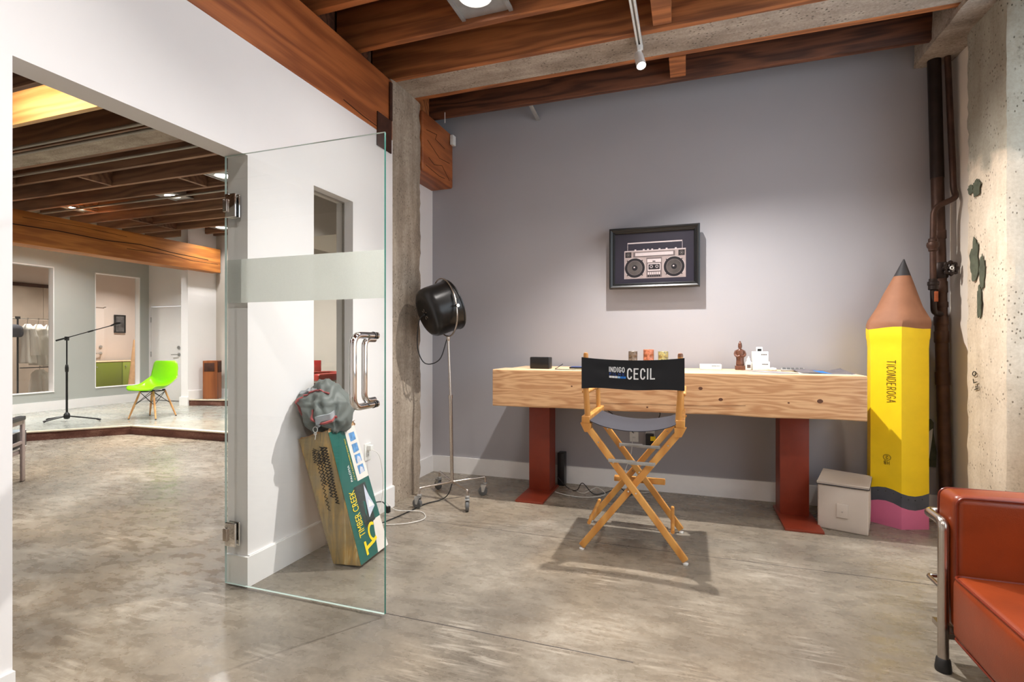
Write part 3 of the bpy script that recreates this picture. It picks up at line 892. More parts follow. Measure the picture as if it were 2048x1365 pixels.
# ================================================================== FRONT ROOM THINGS
# ------------------------------------------------------------------ timber desk
desk = thing('timber_desk', 'long desk of two massive pale fir timbers on red steel legs', 'desk', (-.19, 3.95, 0))
ZT = 1.018; ZBT = .744
def timber(x0, x1, y0, y1, seed):
    bm = nb(); nx = 60
    def warp(q):
        z = q.z
        if z < ZBT + .02: z += .008 * mnoise.noise(Vector((q.x * 3, seed, 0))) - .004
        return (q.x, q.y, z)
    rbox(bm, ((x0 + x1) / 2, (y0 + y1) / 2, (ZT + ZBT) / 2), ((x1 - x0) / 2, (y1 - y0) / 2, (ZT - ZBT) / 2), .007, 2, 24, warp=warp)
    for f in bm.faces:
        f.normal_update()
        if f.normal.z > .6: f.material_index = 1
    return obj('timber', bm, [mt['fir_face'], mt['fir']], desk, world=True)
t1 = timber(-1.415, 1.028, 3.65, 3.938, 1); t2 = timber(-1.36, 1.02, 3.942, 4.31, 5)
for (u, z, r) in ((-.80, .905, .006), (-.43, .938, .007), (.075, .915, .012), (.20, .845, .012), (.60, .838, .006), (.775, .855, .015), (-.27, .775, .006)):
    bm = nb(); lathe(bm, [(r, 0), (r * .95, .0012), (0, .0012)], 14, M=basis((u, 3.6505, z), (1, 0, 0), (0, 0, 1), (0, -1, 0)) @ Matrix.Diagonal((1.15, .9, 1, 1)))
    obj('knot', bm, mt['knot'], t1, world=True)
bm = nb(); ribbon(bm, [(-.72, .790), (-.3, .797), (.1, .80), (.35, .812)], basis((0, 3.65, 0), (1, 0, 0), (0, 0, 1), (0, -1, 0)), .0013, .001)
obj('check_crack', bm, mt['knot'], t1, world=True)
def desk_leg(x0, x1):
    # wide-flange column: two flanges and a web, on a base plate
    bm = nb()
    rbox(bm, ((x0 + x1) / 2, 4.045, .379), ((x1 - x0) / 2, .012, .365), .003, 1)
    rbox(bm, ((x0 + x1) / 2, 4.21, .379), ((x1 - x0) / 2, .012, .365), .003, 1)
    for xx in (x0 + .006, x1 - .006): box(bm, (xx - .006, 4.057, .014), (xx + .006, 4.198, .744))
    lg = obj('leg', bm, mt['redsteel'], desk, world=True)
    bm = nb(); rbox(bm, ((x0 + x1) / 2 + .005, 3.98, .008), ((x1 - x0) / 2 + .022, .255, .008), .002, 1); obj('base_plate', bm, mt['redsteel'], lg, world=True)
desk_leg(-1.24, -1.066); desk_leg(.608, .79)

# ------------------------------------------------------------------ director's chair
ch = thing('directors_chair', "tall folding wooden director's chair with black canvas back at the desk", 'chair', (-.31, 3.23, 0))
YN, YF = 2.985, 3.475
def bar(p0, p1, w, t, r=.004):
    """flat bar between two points: w = width in the plane XZ, t = thickness along Y"""
    p0, p1 = Vector(p0), Vector(p1); d = (p1 - p0); L = d.length; d.normalize()
    s = Vector((0, 1, 0)); s = (s - d * s.dot(d)).normalized()
    M_ = basis((p0 + p1) / 2, d.cross(s), s, d)
    return M_, L
def barmesh(name, p0, p1, w, t, m, par, r=.004):
    M_, L = bar(p0, p1, w, t); bm = nb(); rbox(bm, (0, 0, 0), (w / 2, t / 2, L / 2), r, 2, 1, M=M_)
    return obj(name, bm, m, par, world=True)
for (y, s) in ((YN, 1), (YF, 1)):
    dy = .013
    xl0, xr0 = (-.597, -.016) if y == YN else (-.628, -.045)
    xlt, xrt = (-.545, -.055) if y == YN else (-.565, -.075)
    zt = .715
    a = barmesh('leg', (xr0, y - dy, .022), (xlt, y - dy, zt), .038, .024, mt['beech'], ch)
    b = barmesh('leg', (xl0, y + dy, .022), (xrt, y + dy, zt), .038, .024, mt['beech'], ch)
    for (lg, xx, yy) in ((a, xr0, y - dy), (b, xl0, y + dy)):
        bm = nb(); lathe(bm, [(.013, 0), (.015, .004), (.015, .010), (.008, .013)], 16, M=Matrix.Translation((xx, yy, 0))); obj('foot_glide', bm, mt['white_plastic'], lg, world=True)
        bm = nb(); cyl(bm, (xx * .5 + (xlt if lg is a else xrt) * .5, yy - .0135, .37), (xx * .5 + (xlt if lg is a else xrt) * .5, yy + .013, .37), .005, n=12); obj('rivet', bm, mt['chrome'], lg, world=True)
        for (q, dd) in ((.74, 1), (.90, 1)):
            X_ = xx + ((xlt if lg is a else xrt) - xx) * q; Z_ = .022 + (zt - .022) * q
            bm = nb(); cyl(bm, (X_, yy - .0135, Z_), (X_, yy + .013, Z_), .0045, n=12); obj('rivet', bm, mt['chrome'], lg, world=True)
    # folding metal link across the upper V
    zz = .545
    bm = nb()
    rbox(bm, (-.305 - .055, y - .03, zz + .002), (.075, .0015, .010), .001, 1); rbox(bm, (-.305 + .055, y - .027, zz - .004), (.075, .0015, .010), .001, 1)
    for xx in (-.425, -.305, -.19): cyl(bm, (xx, y - .034, zz), (xx, y - .024, zz), .005, n=10)
    obj('folding_link', bm, mt['zinc'], ch, world=True)
# the two lower stretchers between front and rear X frames
for xx, zz in ((-.555, .16), (-.085, .16)):
    bm = nb(); cyl(bm, (xx, YN + .02, zz), (xx - .012, YF - .02, zz), .011, n=14); obj('stretcher', bm, mt['beech'], ch, world=True)
bm = nb(); rbox(bm, (-.31, YF + .035, .306), (.165, .022, .017), .005, 2); obj('footrest', bm, mt['beech'], ch, world=True)
# seat rails with hinge blocks, back posts, arm posts, armrests
for (x, sx) in ((-.567, -1), (-.043, 1)):
    bm = nb(); rbox(bm, (x, (YN + YF) / 2, .772), (.024, .27, .022), .005, 2); rail = obj('seat_rail', bm, mt['beech'], ch, world=True)
    for y in (YN, YF):
        bm = nb(); prism(bm, [(x - .032, .752), (x + .032, .752), (x + .018 - sx * .012, .700), (x - .018 - sx * .012, .700)], -.022, .022, M=basis((0, y, 0), (1, 0, 0), (0, 0, 1), (0, -1, 0)))
        obj('hinge_block', bm, mt['beech'], rail, world=True)
    bm = nb(); tube(bm, [(x + .010 * -sx, YN - .002, .78), (x, YN - .012, .93), (x, YN - .015, 1.15)], [.018, .017, .014], 16); post = obj('back_post', bm, mt['beech'], ch, world=True)
    bm = nb(); lathe(bm, [(.008, 1.128), (.0135, 1.134), (.0145, 1.15), (.012, 1.160), (.004, 1.163), (0, 1.163)], 16, M=Matrix.Translation((x, YN - .015, 0)))
    obj('finial', bm, mt['beech'] if sx < 0 else mt['beech_dark'], post, world=True)
    bm = nb(); tube(bm, [(x, YF - .06, .78), (x - sx * -.004, YF - .065, .925)], [.015, .014], 14); obj('arm_post', bm, mt['beech'], ch, world=True)
    bm = nb(); rbox(bm, (x + sx * .008, (YN + YF) / 2 + .02, .932), (.022, .255, .010), .008, 3); obj('armrest', bm, mt['beech'], ch, world=True)
# canvas back: a sleeve over both posts, sagging and slightly curved
XA, XB = -.588, -.021
def backf(u, v, off):
    x = XA + (XB - XA) * u
    e = 1 - (2 * u - 1) ** 2
    y = YN - .037 + .022 * e - off + .004 * mnoise.noise(Vector((u * 5, v * 4, 2))) * e
    top = 1.136 - .016 * e; bot = .955 + .004 * math.sin(u * 9)
    z = bot + (top - bot) * v
    if v > .55 and v < .85: y += .004 * e * math.sin((v - .55) / .3 * PI)
    return (x, y, z)
bm = nb()
Va = grid(bm, lambda u, v: backf(u, v, 0), 40, 10); Vb = grid(bm, lambda u, v: backf(u, v, -.034 * (1 if False else (1 - min(1, 4 * u * (1 - u) * 3)) ) - .004), 40, 10)
for i in range(40):
    for j in (0, 10):
        bm.faces.new((Va[i][j], Va[i+1][j], Vb[i+1][j], Vb[i][j]))
for j in range(10):
    for i in (0, 40):
        bm.faces.new((Va[i][j], Va[i][j+1], Vb[i][j+1], Vb[i][j]))
bk = obj('canvas_back', bm, mt['canvas_black'], ch, world=True)
def onback(p):
    u = (p.x - XA) / (XB - XA); v = (p.y - .955) / (1.122 - .955)
    q = Vector(backf(u, v, .0006 + p.z)); return Vector((p.x, q.y, q.z))
def back_print(name, m, build):
    bm = nb(); build(bm); return obj(name, bm, m, bk, world=True)
I4 = Matrix.Identity(4)
back_print('lettering', mt['ink_white'], lambda b: (stroke_text(b, 'CECIL', I4, -.330, 1.018, .056, .026, .0105, .0075, .0012, fn=onback), stroke_text(b, 'INDIGO', I4, -.432, 1.053, .027, .0135, .0052, .0042, .0012, fn=onback)))
back_print('lettering', mt['ink_navy'], lambda b: stroke_text(b, 'FILMS', I4, -.430, 1.033, .0135, .0125, .0075, .0022, .0012, fn=onback))
for i in range(6):
    def sq(b, i=i):
        x = -.430 + i * .0158; ribbon(b, [(x + .003, 1.0235), (x + .0095, 1.0235)], I4, .0115, .0012, fn=onback)
    back_print('logo_square', [mt['ink_white'], mt['ink_white'], mt['ink_white'], mt['ink_sky'], mt['ink_blue'], mt['ink_blue']][i], sq)
bm = nb()
def seatf(u, v, o):
    x = -.555 + .50 * u; e = 1 - (2 * u - 1) ** 2
    return (x, YN - .02 + (YF - YN - .03) * v, .778 - .058 * e ** .8 * (1 - .12 * v) - o)
Va = grid(bm, lambda u, v: seatf(u, v, 0), 28, 8); Vb = grid(bm, lambda u, v: seatf(u, v, .004), 28, 8)
for i in range(28):
    for j in (0, 8): bm.faces.new((Va[i][j], Va[i+1][j], Vb[i+1][j], Vb[i][j]))
obj('canvas_seat', bm, mt['canvas_navy'], ch, world=True)

# ------------------------------------------------------------------ studio floor lamp on castors
LX, LY = -1.73, 3.60
lamp = thing('floor_lamp', 'steel studio floor lamp with big black drum head on castors', 'lamp', (LX, LY, 0))
wheels = [(-1.872, 3.345), (-1.522, 3.42), (-1.535, 3.80), (-1.955, 3.83)]
bm = nb()
for (x, y) in wheels: tube(bm, bendpath([(LX, LY, .145), (x, y, .150), (x, y, .10)], .012, 3), .0085, 12)
base = obj('base', bm, mt['steel'], lamp, world=True)
for i, (x, y) in enumerate(wheels):
    d = Vector(((x - LX) * .3 + (.6, -.2, .9, .5)[i], (y - LY) + (.2, .5, .1, -.4)[i], 0)).normalized(); s = Vector((-d.y, d.x, 0))
    Mw = basis((x, y, 0), d, s, (0, 0, 1))
    bm = nb(); lathe(bm, [(.010, .108), (.017, .105), (.017, .094), (.012, .090)], 14, M=Matrix.Translation((x, y, 0)))
    rbox(bm, (-.012, 0, .084), (.022, .018, .005), .002, 1, M=Mw)
    for q in (-1, 1): prism(bm, [(-.034, .084), (.008, .084), (-.010, .032), (-.026, .032)], -.0015, .0015, M=Mw @ Matrix.Translation((0, q * .0165, 0)) @ basis((0, 0, 0), (1, 0, 0), (0, 0, 1), (0, -1, 0)))
    cs = obj('castor', bm, mt['zinc'], base, world=True)
    bm = nb(); Mq = Mw @ Matrix.Translation((-.018, 0, .037)) @ basis((0, 0, 0), (1, 0, 0), (0, 0, 1), (0, -1, 0))
    lathe(bm, [(.010, -.013), (.030, -.013), (.036, -.010), (.037, 0), (.036, .010), (.030, .013), (.010, .013)], 22, M=Mq)
    obj('wheel', bm, mt['rubber'], base, world=True)
bm = nb(); tube(bm, [(LX, LY, .135), (LX - .012, LY, .80)], [.0135, .0135], 14); cyl(bm, (LX - .0118, LY, .79), (LX - .0122, LY, .815), .0165, n=14)
tube(bm, [(LX - .012, LY, .80), (-1.772, 3.619, 1.266)], [.0095, .0095], 14); lathe(bm, [(.012, 1.235), (.014, 1.245), (.014, 1.268), (.008, 1.275)], 14, M=Matrix.Translation((-1.772, 3.619, 0))); obj('pole', bm, mt['steel'], lamp, world=True)
hc = Vector((-1.840, 3.60, 1.482)); ax = Vector((.60, .70, .34)).normalized()
Mh = basis(hc, ax.cross(Vector((0, 0, 1))).normalized(), ax.cross(ax.cross(Vector((0, 0, 1)))).normalized() * -1, ax)
bm = nb()
lathe(bm, [(0, -.125), (.12, -.124), (.160, -.120), (.180, -.108), (.191, -.088), (.195, -.06), (.198, .105), (.205, .110), (.205, .118), (.192, .120), (.186, .08), (.12, -.03), (0, -.06)], 44, M=Mh)
head = obj('drum_head', bm, mt['blackmetal'], lamp, world=True)
for k in range(6):
    a = PI / 3 * k + .3
    bm = nb(); rbox(bm, (.032, 0, -.1255), (.011, .0035, .0012), .001, 1, M=Mh @ Matrix.Rotation(a, 4, 'Z')); obj('vent_slot', bm, mt['steel'], head, world=True)
bm = nb(); lathe(bm, [(.012, -.122), (.012, -.135), (.006, -.140), (0, -.140)], 14, M=Mh); obj('cable_gland', bm, mt['blackrubber'], head, world=True)
bm = nb(); lathe(bm, [(.03, .0), (.045, .03), (.045, .06), (.03, .075), (0, .08)], 20, M=Mh @ Matrix.Translation((0, 0, -.04))); obj('bulb', bm, mt['white_plastic'], head, world=True)
# yoke ring about a horizontal pivot axis; it stands in a near-vertical plane through the pivots
piv = Vector((.9455, -.3256 * .0 - .32, 0)).normalized(); upv = Vector((-.10, 0, 1)).normalized()
piv = (Vector((ax.y, -ax.x, 0))).normalized(); upv = (Vector((0, 0, 1)) - piv * 0 + ax * .12 * 0 + Vector((-.18, .05, 0))).normalized()
rc = hc + ax * .045
bm = nb(); tube(bm, arc_pts(rc, piv, upv, .232, 0, 2 * PI, 48)[:-1], .0065, 10, closed=True); yk = obj('yoke', bm, mt['steel'], lamp, world=True)
for q in (-1, 1):
    bm = nb(); cyl(bm, rc + piv * q * .19, rc + piv * q * .255, .006, n=12); cyl(bm, rc + piv * q * .238, rc + piv * q * .262, .013, n=14); obj('pivot_knob', bm, mt['steel'], yk, world=True)
gl = Mh @ Vector((0, 0, -.138))
bm = nb(); tube(bm, spline([gl, gl + Vector((-.03, -.02, -.06)), (-1.985, 3.52, 1.18), (-1.93, 3.54, 1.06), (-1.83, 3.585, 1.09), (-1.779, 3.612, 1.25)], 8), .0042, 8); obj('lamp_flex', bm, mt['cable_black'], lamp, world=True)
bm = nb(); tube(bm, spline([(LX, LY, .13), (-1.745, 3.57, .06), (-1.80, 3.56, .012), (-1.87, 3.45, .006), (-1.90, 3.26, .006), (-1.93, 3.08, .006), (-1.98, 2.92, .006), (-2.00, 2.80, .05), (-2.02, 2.90, .13), (-2.01, 3.06, .12), (-2.0, 3.12, .06)], 8), .0042, 8)
obj('power_cord', bm, mt['cable_black'], lamp, world=True)
bm = nb(); rbox(bm, (-2.0, 3.13, .045), (.012, .016, .022), .005, 2); obj('plug', bm, mt['black'], lamp, world=True)

# ------------------------------------------------------------------ wall outlets and loose cables
def outlet(loc, nx, label):
    M_ = Matrix.Translation(loc) @ (Matrix.Rotation(PI / 2, 4, 'Z') if nx else Matrix.Identity(4))
    t = thing('wall_outlet', label, 'outlet', loc, 0)
    bm = nb(); rbox(bm, (0, -.003, 0), (.036, .004, .058), .002, 2, M=M_); obj('cover_plate', bm, mt['white_plastic'], t, world=True)
    for z in (-.02, .02):
        bm = nb(); rbox(bm, (0, -.008, z), (.016, .0015, .013), .001, 1, M=M_); s = obj('socket', bm, mt['white_plastic'], t, world=True)
        bm = nb()
        for q in (-1, 1): box(bm, (q * .006 - .001, -.0102, z - .004), (q * .006 + .001, -.0095, z + .004), 0, M_)
        obj('slot', bm, mt['black'], t, world=True)
    return t
outlet((-.43, YB, .452), False, 'white wall outlet under the desk, left of the plugged adapter')
outlet((-.30, YB, .452), False, 'white wall outlet under the desk holding the black adapter')
outlet((XL, 3.01, .47), True, 'white wall outlet with a white charger on the white wall behind the glass door')
t = thing('power_adapter', 'black plug-in adapter with yellow sticker under the desk', 'adapter', (-.30, YB - .011, .44))
bm = nb(); rbox(bm, (0, -.03, -.02), (.032, .03, .055), .006, 2); obj('body', bm, mt['black'], t)
bm = nb(); rbox(bm, (.026, -.05, .0), (.02, .0115, .018), .002, 1); obj('sticker', bm, mt['pencil_yellow'], t)
def cable(name, pts, r, m, label, n=8):
    bm = nb(); tube(bm, spline(pts, n), r, 8); return tag(obj(name, bm, m, loc=tuple(pts[0])), label, 'cable')
t = thing('phone_charger', 'white phone charger in the outlet behind the glass door', 'charger', (XL + .008, 3.01, .50))
bm = nb(); rbox(bm, (.018, 0, 0), (.016, .016, .018), .004, 2); obj('body', bm, mt['white_plastic'], t)
bm = nb(); tube(bm, spline([(.03, .0, -.01), (.07, .03, -.06), (.08, .06, -.22), (.075, .05, -.38), (.09, -.02, -.47), (.16, -.05, -.492), (.30, .02, -.492), (.36, .14, -.492), (.26, .26, -.492), (.12, .17, -.47), (.06, .12, -.40)], 8), .0028, 8); obj('cord', bm, mt['cable_white'], t)
cable('black_cable', [(-.70, 4.35, .95), (-.72, 4.345, .72), (-.60, 4.34, .62), (-.43, 4.352, .47)], .0035, mt['cable_black'], 'black cable dropping behind the desk into the left outlet')
cable('black_cable', [(-.34, 4.35, .95), (-.33, 4.345, .75), (-.22, 4.30, .66), (-.26, 4.31, .56), (-.30, 4.32, .50)], .004, mt['cable_black'], 'black cable looping down from the desk to the adapter')
cable('black_cable', [(-1.02, 4.10, .12), (-.95, 4.20, .006), (-.86, 4.12, .02), (-.80, 4.05, .10), (-.72, 4.10, .008), (-.62, 4.14, .02), (-.52, 4.12, .07), (-.45, 4.16, .008), (-.40, 4.30, .006)], .0035, mt['cable_black'], 'black cable tangled on the floor behind the chair')
cable('white_cable', [(-1.03, 4.06, .006), (-.90, 4.0, .006), (-.75, 4.0, .006), (-.62, 4.04, .03), (-.70, 4.14, .05), (-.80, 4.10, .006), (-.90, 4.18, .006)], .003, mt['cable_white'], 'white cable curled on the floor beside the left desk leg')
cable('white_cable', [(-.44, 4.36, .44), (-.45, 4.32, .30), (-.50, 4.30, .12), (-.42, 4.28, .006), (-.30, 4.30, .006)], .0028, mt['cable_white'], 'white cable hanging from the outlet under the desk')
bm = nb(); rbox(bm, (-1.03, 4.31, .16), (.03, .045, .14), .006, 2); tag(obj('computer_tower', bm, mt['black'], loc=(-1.03, 4.31, .02)), 'small black box standing on the floor behind the left desk leg', 'device')
bpy.data.objects['computer_tower'].location.z -= .02

# ------------------------------------------------------------------ giant pencil
PC = Vector((1.344, 4.169, 0)); PR = .182
pen = thing('giant_pencil', 'giant yellow papier-mache pencil standing upright in the corner', 'sculpture', tuple(PC))
def hexring(R, z, dx=0, dy=0, wav=0, sub=4, seed=0):
    out = []
    for k in range(6):
        a0, a1 = math.radians(260 + 60 * k), math.radians(320 + 60 * k)
        for j in range(sub):
            t = j / sub
            p = Vector((math.cos(a0), math.sin(a0), 0)) * (1 - t) + Vector((math.cos(a1), math.sin(a1), 0)) * t
            p = p * R
            nz = mnoise.noise(Vector((p.x * 9, p.y * 9, z * 7 + seed)))
            p = p * (1 + .012 * nz)
            out.append(Vector((p.x + dx, p.y + dy, z + wav * mnoise.noise(Vector((p.x * 11, p.y * 11, seed))))))
    return out
def skin(bm, rings, caps=True):
    R_ = [[bm.verts.new(p) for p in r] for r in rings]; n = len(R_[0])
    for i in range(len(R_) - 1):
        for k in range(n): bm.faces.new((R_[i][k], R_[i][(k+1) % n], R_[i+1][(k+1) % n], R_[i+1][k]))
    if caps:
        bm.faces.new(R_[0][::-1]); bm.faces.new(R_[-1])
def scallop(R, zc, amp, ph):
    r = hexring(R, zc)
    for k, p in enumerate(r): p.z += amp * math.cos(2 * PI * (k % 8) / 8 + ph)
    return r
b1, b2, b3 = scallop(PR, .145, .022, 1.6), scallop(PR, .235, .020, 1.6), None
bm = nb(); skin(bm, [hexring(PR * 1.005, 0), hexring(PR * 1.01, .06), [Vector(p) for p in b1]]); obj('eraser', bm, mt['pencil_pink'], pen)
bm = nb(); skin(bm, [[p * 1.0 for p in b1], [a.lerp(b, .45) * 1.0 + Vector((0, 0, 0)) for a, b in zip(b1, b2)], [Vector(p) for p in b2]]); fer = obj('ferrule', bm, mt['pencil_grey'], pen)
for k in range(8):
    a0 = (200 + 15 * k)
    i = int(((a0 - 260) % 360) / 15) % 24
    p = b1[i].lerp(b2[i], .72); nrm = Vector((p.x, p.y, 0)).normalized()
    bm = nb(); lathe(bm, [(.004, 0), (.003, .003), (0, .0035)], 8, M=basis(p, nrm.cross(Vector((0, 0, 1))), (0, 0, 1), nrm)); obj('dot', bm, mt['pencil_lead'], fer)
zs = [.4, .6, .8, 1.0, 1.18, 1.235, 1.255, 1.29]
rs = [1, 1, 1, 1, 1.0, 1.02, 1.045, 1.05]
topy = scallop(PR * 1.05, 1.318, .008, .5)
bm = nb(); skin(bm, [[Vector(p) for p in b2]] + [hexring(PR * r, z, seed=2) for r, z in zip(rs, zs)] + [topy]); body = obj('body', bm, mt['pencil_yellow'], pen)
tipx, tipy = .045, .012
def cone_ring(t, seed=4):
    z = 1.318 + (1.79 - 1.318) * t; R = PR * 1.07 * (1 - t) + .004 * t
    R = min(R, PR * 1.07) * (1 + .10 * math.sin(min(1, t / .3) * PI) * (1 if t < .3 else 0)); hx = hexring(R, z, tipx * t, tipy * t); out = []
    for p in hx:
        q = Vector((p.x - tipx * t, p.y - tipy * t, 0)); L = q.length
        k = min(1, t * 2.5); q = q.normalized() * (L * (1 - k) + R * .95 * k) * (1 + .03 * mnoise.noise(Vector((p.x * 8, p.y * 8, z * 6))))
        out.append(Vector((q.x + tipx * t, q.y + tipy * t, z)))
    return out
bm = nb(); skin(bm, [[Vector(p) for p in topy], cone_ring(.06), cone_ring(.12), cone_ring(.3), cone_ring(.5), cone_ring(.65), cone_ring(.755)]); obj('sharpened_cone', bm, mt['pencil_wood'], pen)
bm = nb(); skin(bm, [cone_ring(.755), cone_ring(.85), cone_ring(.93), cone_ring(1.0)]); obj('lead_tip', bm, mt['pencil_lead'], pen)
va = Vector((math.cos(math.radians(200)), math.sin(math.radians(200)), 0)) * PR; vb = Vector((math.cos(math.radians(260)), math.sin(math.radians(260)), 0)) * PR
ex = (vb - va).normalized(); nrm = Vector((math.cos(math.radians(230)), math.sin(math.radians(230)), 0))
o0 = (va + vb) / 2 + nrm * .0022
bm = nb(); M_ = basis(o0 + Vector((0, 0, 1.105)), (0, 0, -1), ex, nrm)
stroke_text(bm, 'TICONDEROGA', M_, 0, .008, .050, .021, .0065, .0024, .0012); obj('lettering', bm, mt['marker'], body)
bm = nb(); M_ = basis(o0 + Vector((0, 0, .47)) + ex * .035, -ex, (0, 0, -1), nrm)
stroke_text(bm, 'HB', M_, .012, .038, .022, .013, .006, .0022, .0012)
stroke_text(bm, '2', M_, .019, .003, .020, .014, .006, .0022, .0012)
ribbon(bm, _arc(.026, .013, .022, .019, 0, 360, 24), M_, .0022, .0012); obj('lettering', bm, mt['marker'], body)

# ------------------------------------------------------------------ canvas tote box
tb = thing('storage_box', 'greige canvas storage box with zipped lid under the right end of the desk', 'box', (.806, 3.865, 0), math.atan2(-.085, .263))
TW, TD, TH = .276, .365, .30
def sag(q):
    return (q[0], q[1], q[2])
bm = nb(); rbox(bm, (TW / 2, TD / 2, (TH - .012) / 2), (TW / 2, TD / 2, (TH - .012) / 2), .008, 2, 6, puff=(.006, .006, 0)); obj('body', bm, mt['tote'], tb)
bm = nb()
def lidf(u, v):
    e = (1 - (2*u-1)**2) * (1 - (2*v-1)**2)
    return (-.004 + (TW + .008) * u, -.004 + (TD + .008) * v, TH + .006 - .018 * e + .012 * v * (1 - u))
V = grid(bm, lidf, 10, 12); Vb = grid(bm, lambda u, v: (lidf(u, v)[0], lidf(u, v)[1], TH - .006 + .012 * v * (1 - u) - .018 * (1 - (2*u-1)**2) * (1 - (2*v-1)**2)), 10, 12)
for i in range(10):
    for j in (0, 12): bm.faces.new((V[i][j], V[i+1][j], Vb[i+1][j], Vb[i][j]))
for j in range(12):
    for i in (0, 10): bm.faces.new((V[i][j], V[i][j+1], Vb[i][j+1], Vb[i][j]))
lid = obj('lid', bm, mt['tote'], tb)
bm = nb()
tube(bm, [(-.006, .2, TH - .004), (-.006, -.006, TH - .008), (TW + .006, -.006, TH - .008), (TW + .006, TD, TH - .004)], .0035, 6); obj('zip', bm, mt['zip'], lid)
bm = nb()
tube(bm, [(-.005, -.005, TH + .006), (TW + .005, -.005, TH + .006), (TW + .005, TD, TH + .006)], .003, 6); obj('piping', bm, mt['tote'], lid)
bm = nb(); rbox(bm, (TW * .5, -.009, .135), (.032, .003, .045), .003, 2); hd = obj('pull_tab', bm, mt['tote'], tb)
bm = nb(); lathe(bm, [(.004, 0), (.003, .003), (0, .0035)], 10, M=basis((TW * .5, -.012, .13), (1, 0, 0), (0, 0, 1), (0, -1, 0))); obj('snap', bm, mt['chrome'], hd)

# ------------------------------------------------------------------ boombox picture
pic = thing('framed_picture', 'black framed boombox print hanging on the grey wall', 'picture', (-.268, 4.30, 1.66))
PW, PH = .352, .2475
YF_ = 4.265
def P2(x, z, y=YF_): return Vector((-.268 + x, y, 1.911 + z))
prof = [(0, .06), (0, .006), (.010, 0), (.022, .004), (.030, .014), (.036, .014), (.042, .020), (.046, .030), (.046, .06)]   # (inset, depth)
corners = [(-1, -1), (1, -1), (1, 1), (-1, 1)]
for k in range(4):
    a, b = corners[k], corners[(k + 1) % 4]
    bm = nb()
    r0 = [bm.verts.new(P2(a[0] * (PW - i), a[1] * (PH - i), YF_ + d)) for i, d in prof]; r1 = [bm.verts.new(P2(b[0] * (PW - i), b[1] * (PH - i), YF_ + d)) for i, d in prof]
    for j in range(len(prof)):
        j2 = (j + 1) % len(prof); bm.faces.new((r0[j], r0[j2], r1[j2], r1[j]))
    bm.faces.new(r0); bm.faces.new(r1[::-1])
    rail = obj('frame_rail', bm, mt['black'], pic, world=True)
    bm = nb(); L = (Vector(b) - Vector(a)); nb_ = 70 if k % 2 == 0 else 48
    for j in range(nb_):
        t = (j + .5) / nb_; x = (a[0] + L.x * t) * (PW - .033); z = (a[1] + L.y * t) * (PH - .033)
        p = P2(x, z, YF_ + .0125); box(bm, p - Vector((.0028, .0025, .0028)), p + Vector((.0028, .002, .0028)))
    bd = obj('bead_trim', bm, mt['black'], rail, world=True)
mt['print_dark'] = plain('dark_plum_print', (36, 33, 44), .35, var=.08, nscale=6)
mt['print_silver'] = plain('silver_print', (142, 128, 125), .4, var=.14, nscale=14)
mt['print_mid'] = plain('pewter_print', (92, 82, 82), .4, var=.1, nscale=20)
mt['print_light'] = plain('pale_print', (178, 166, 166), .4, var=.05)
mt['print_black'] = plain('black_print', (26, 24, 28), .35)
mt['print_cone'] = plain('speaker_print', (70, 64, 62), .4, var=.4, nscale=8)
bm = nb(); box(bm, P2(-PW + .04, -PH + .04, YF_ + .028), P2(PW - .04, PH - .04, YF_ + .04)); prn = obj('print', bm, mt['print_dark'], pic, world=True)
bm = nb(); box(bm, P2(-PW + .02, -PH + .02, YF_ + .05), P2(PW - .02, PH - .02, YB - .001)); obj('backing', bm, mt['black'], pic, world=True)
MATS = [mt['print_silver'], mt['print_mid'], mt['print_light'], mt['print_black'], mt['print_cone']]
bm = nb()
lay = [0]
def pr(x0, z0, x1, z1, mi, lv): box(bm, P2(x0, z0, YF_ + .028 - .0004 * lv), P2(x1, z1, YF_ + .0281 - .0004 * (lv - 1)), mi)
def pdisc(x, z, r, mi, lv, n=30):
    prism(bm, [(x + r * math.cos(2 * PI * k / n), z + r * math.sin(2 * PI * k / n)) for k in range(n)], 0, .0004, mi, M=basis(P2(0, 0, YF_ + .028 - .0004 * (lv - 1)), (1, 0, 0), (0, 0, 1), (0, -1, 0)))
pr(-.232, -.168, .247, .062, 0, 1)                                   # body
pr(-.232, -.168, -.228, .062, 2, 2); pr(-.232, .056, .247, .062, 2, 2)
pr(-.205, .118, .222, .128, 2, 1); pr(-.207, .064, -.204, .128, 2, 1); pr(.219, .064, .222, .128, 2, 1)   # handle
for x in (-.145, -.078, -.045, -.012, .045, .10, .17): pr(x - .006, .062, x + .008, .071, 2, 1)
pr(-.16, .006, .165, .048, 1, 2); pr(-.145, .016, .152, .042, 2, 3)                       # tuner
for x in (-.20, .215):
    pr(x - .024, .006, x + .024, .05, 3, 2); pdisc(x, .028, .016, 4, 3); pdisc(x, .028, .008, 3, 4); pdisc(x, .028, .003, 2, 5)
for x in (-.148, .158):
    pdisc(x, -.080, .083, 2, 2); pdisc(x, -.080, .080, 3, 3, 40); pdisc(x, -.080, .060, 1, 4, 36); pdisc(x, -.080, .056, 4, 5, 36); pdisc(x, -.080, .022, 3, 6); pdisc(x - .004, -.075, .006, 2, 7)
    for a in (45, 135, 225, 315): pdisc(x + .083 * math.cos(math.radians(a)), -.08 + .083 * math.sin(math.radians(a)), .005, 3, 4, 10)
pr(-.056, -.16, .064, .0, 1, 2); pr(-.05, -.04, .058, -.012, 2, 3); pr(-.008, -.036, .014, -.028, 3, 4); pr(-.046, -.108, .054, -.048, 2, 3); pr(-.04, -.098, .048, -.056, 3, 4)
for x in (-.018, .026): pdisc(x, -.074, .012, 2, 5, 16); pdisc(x, -.074, .008, 3, 6, 16)
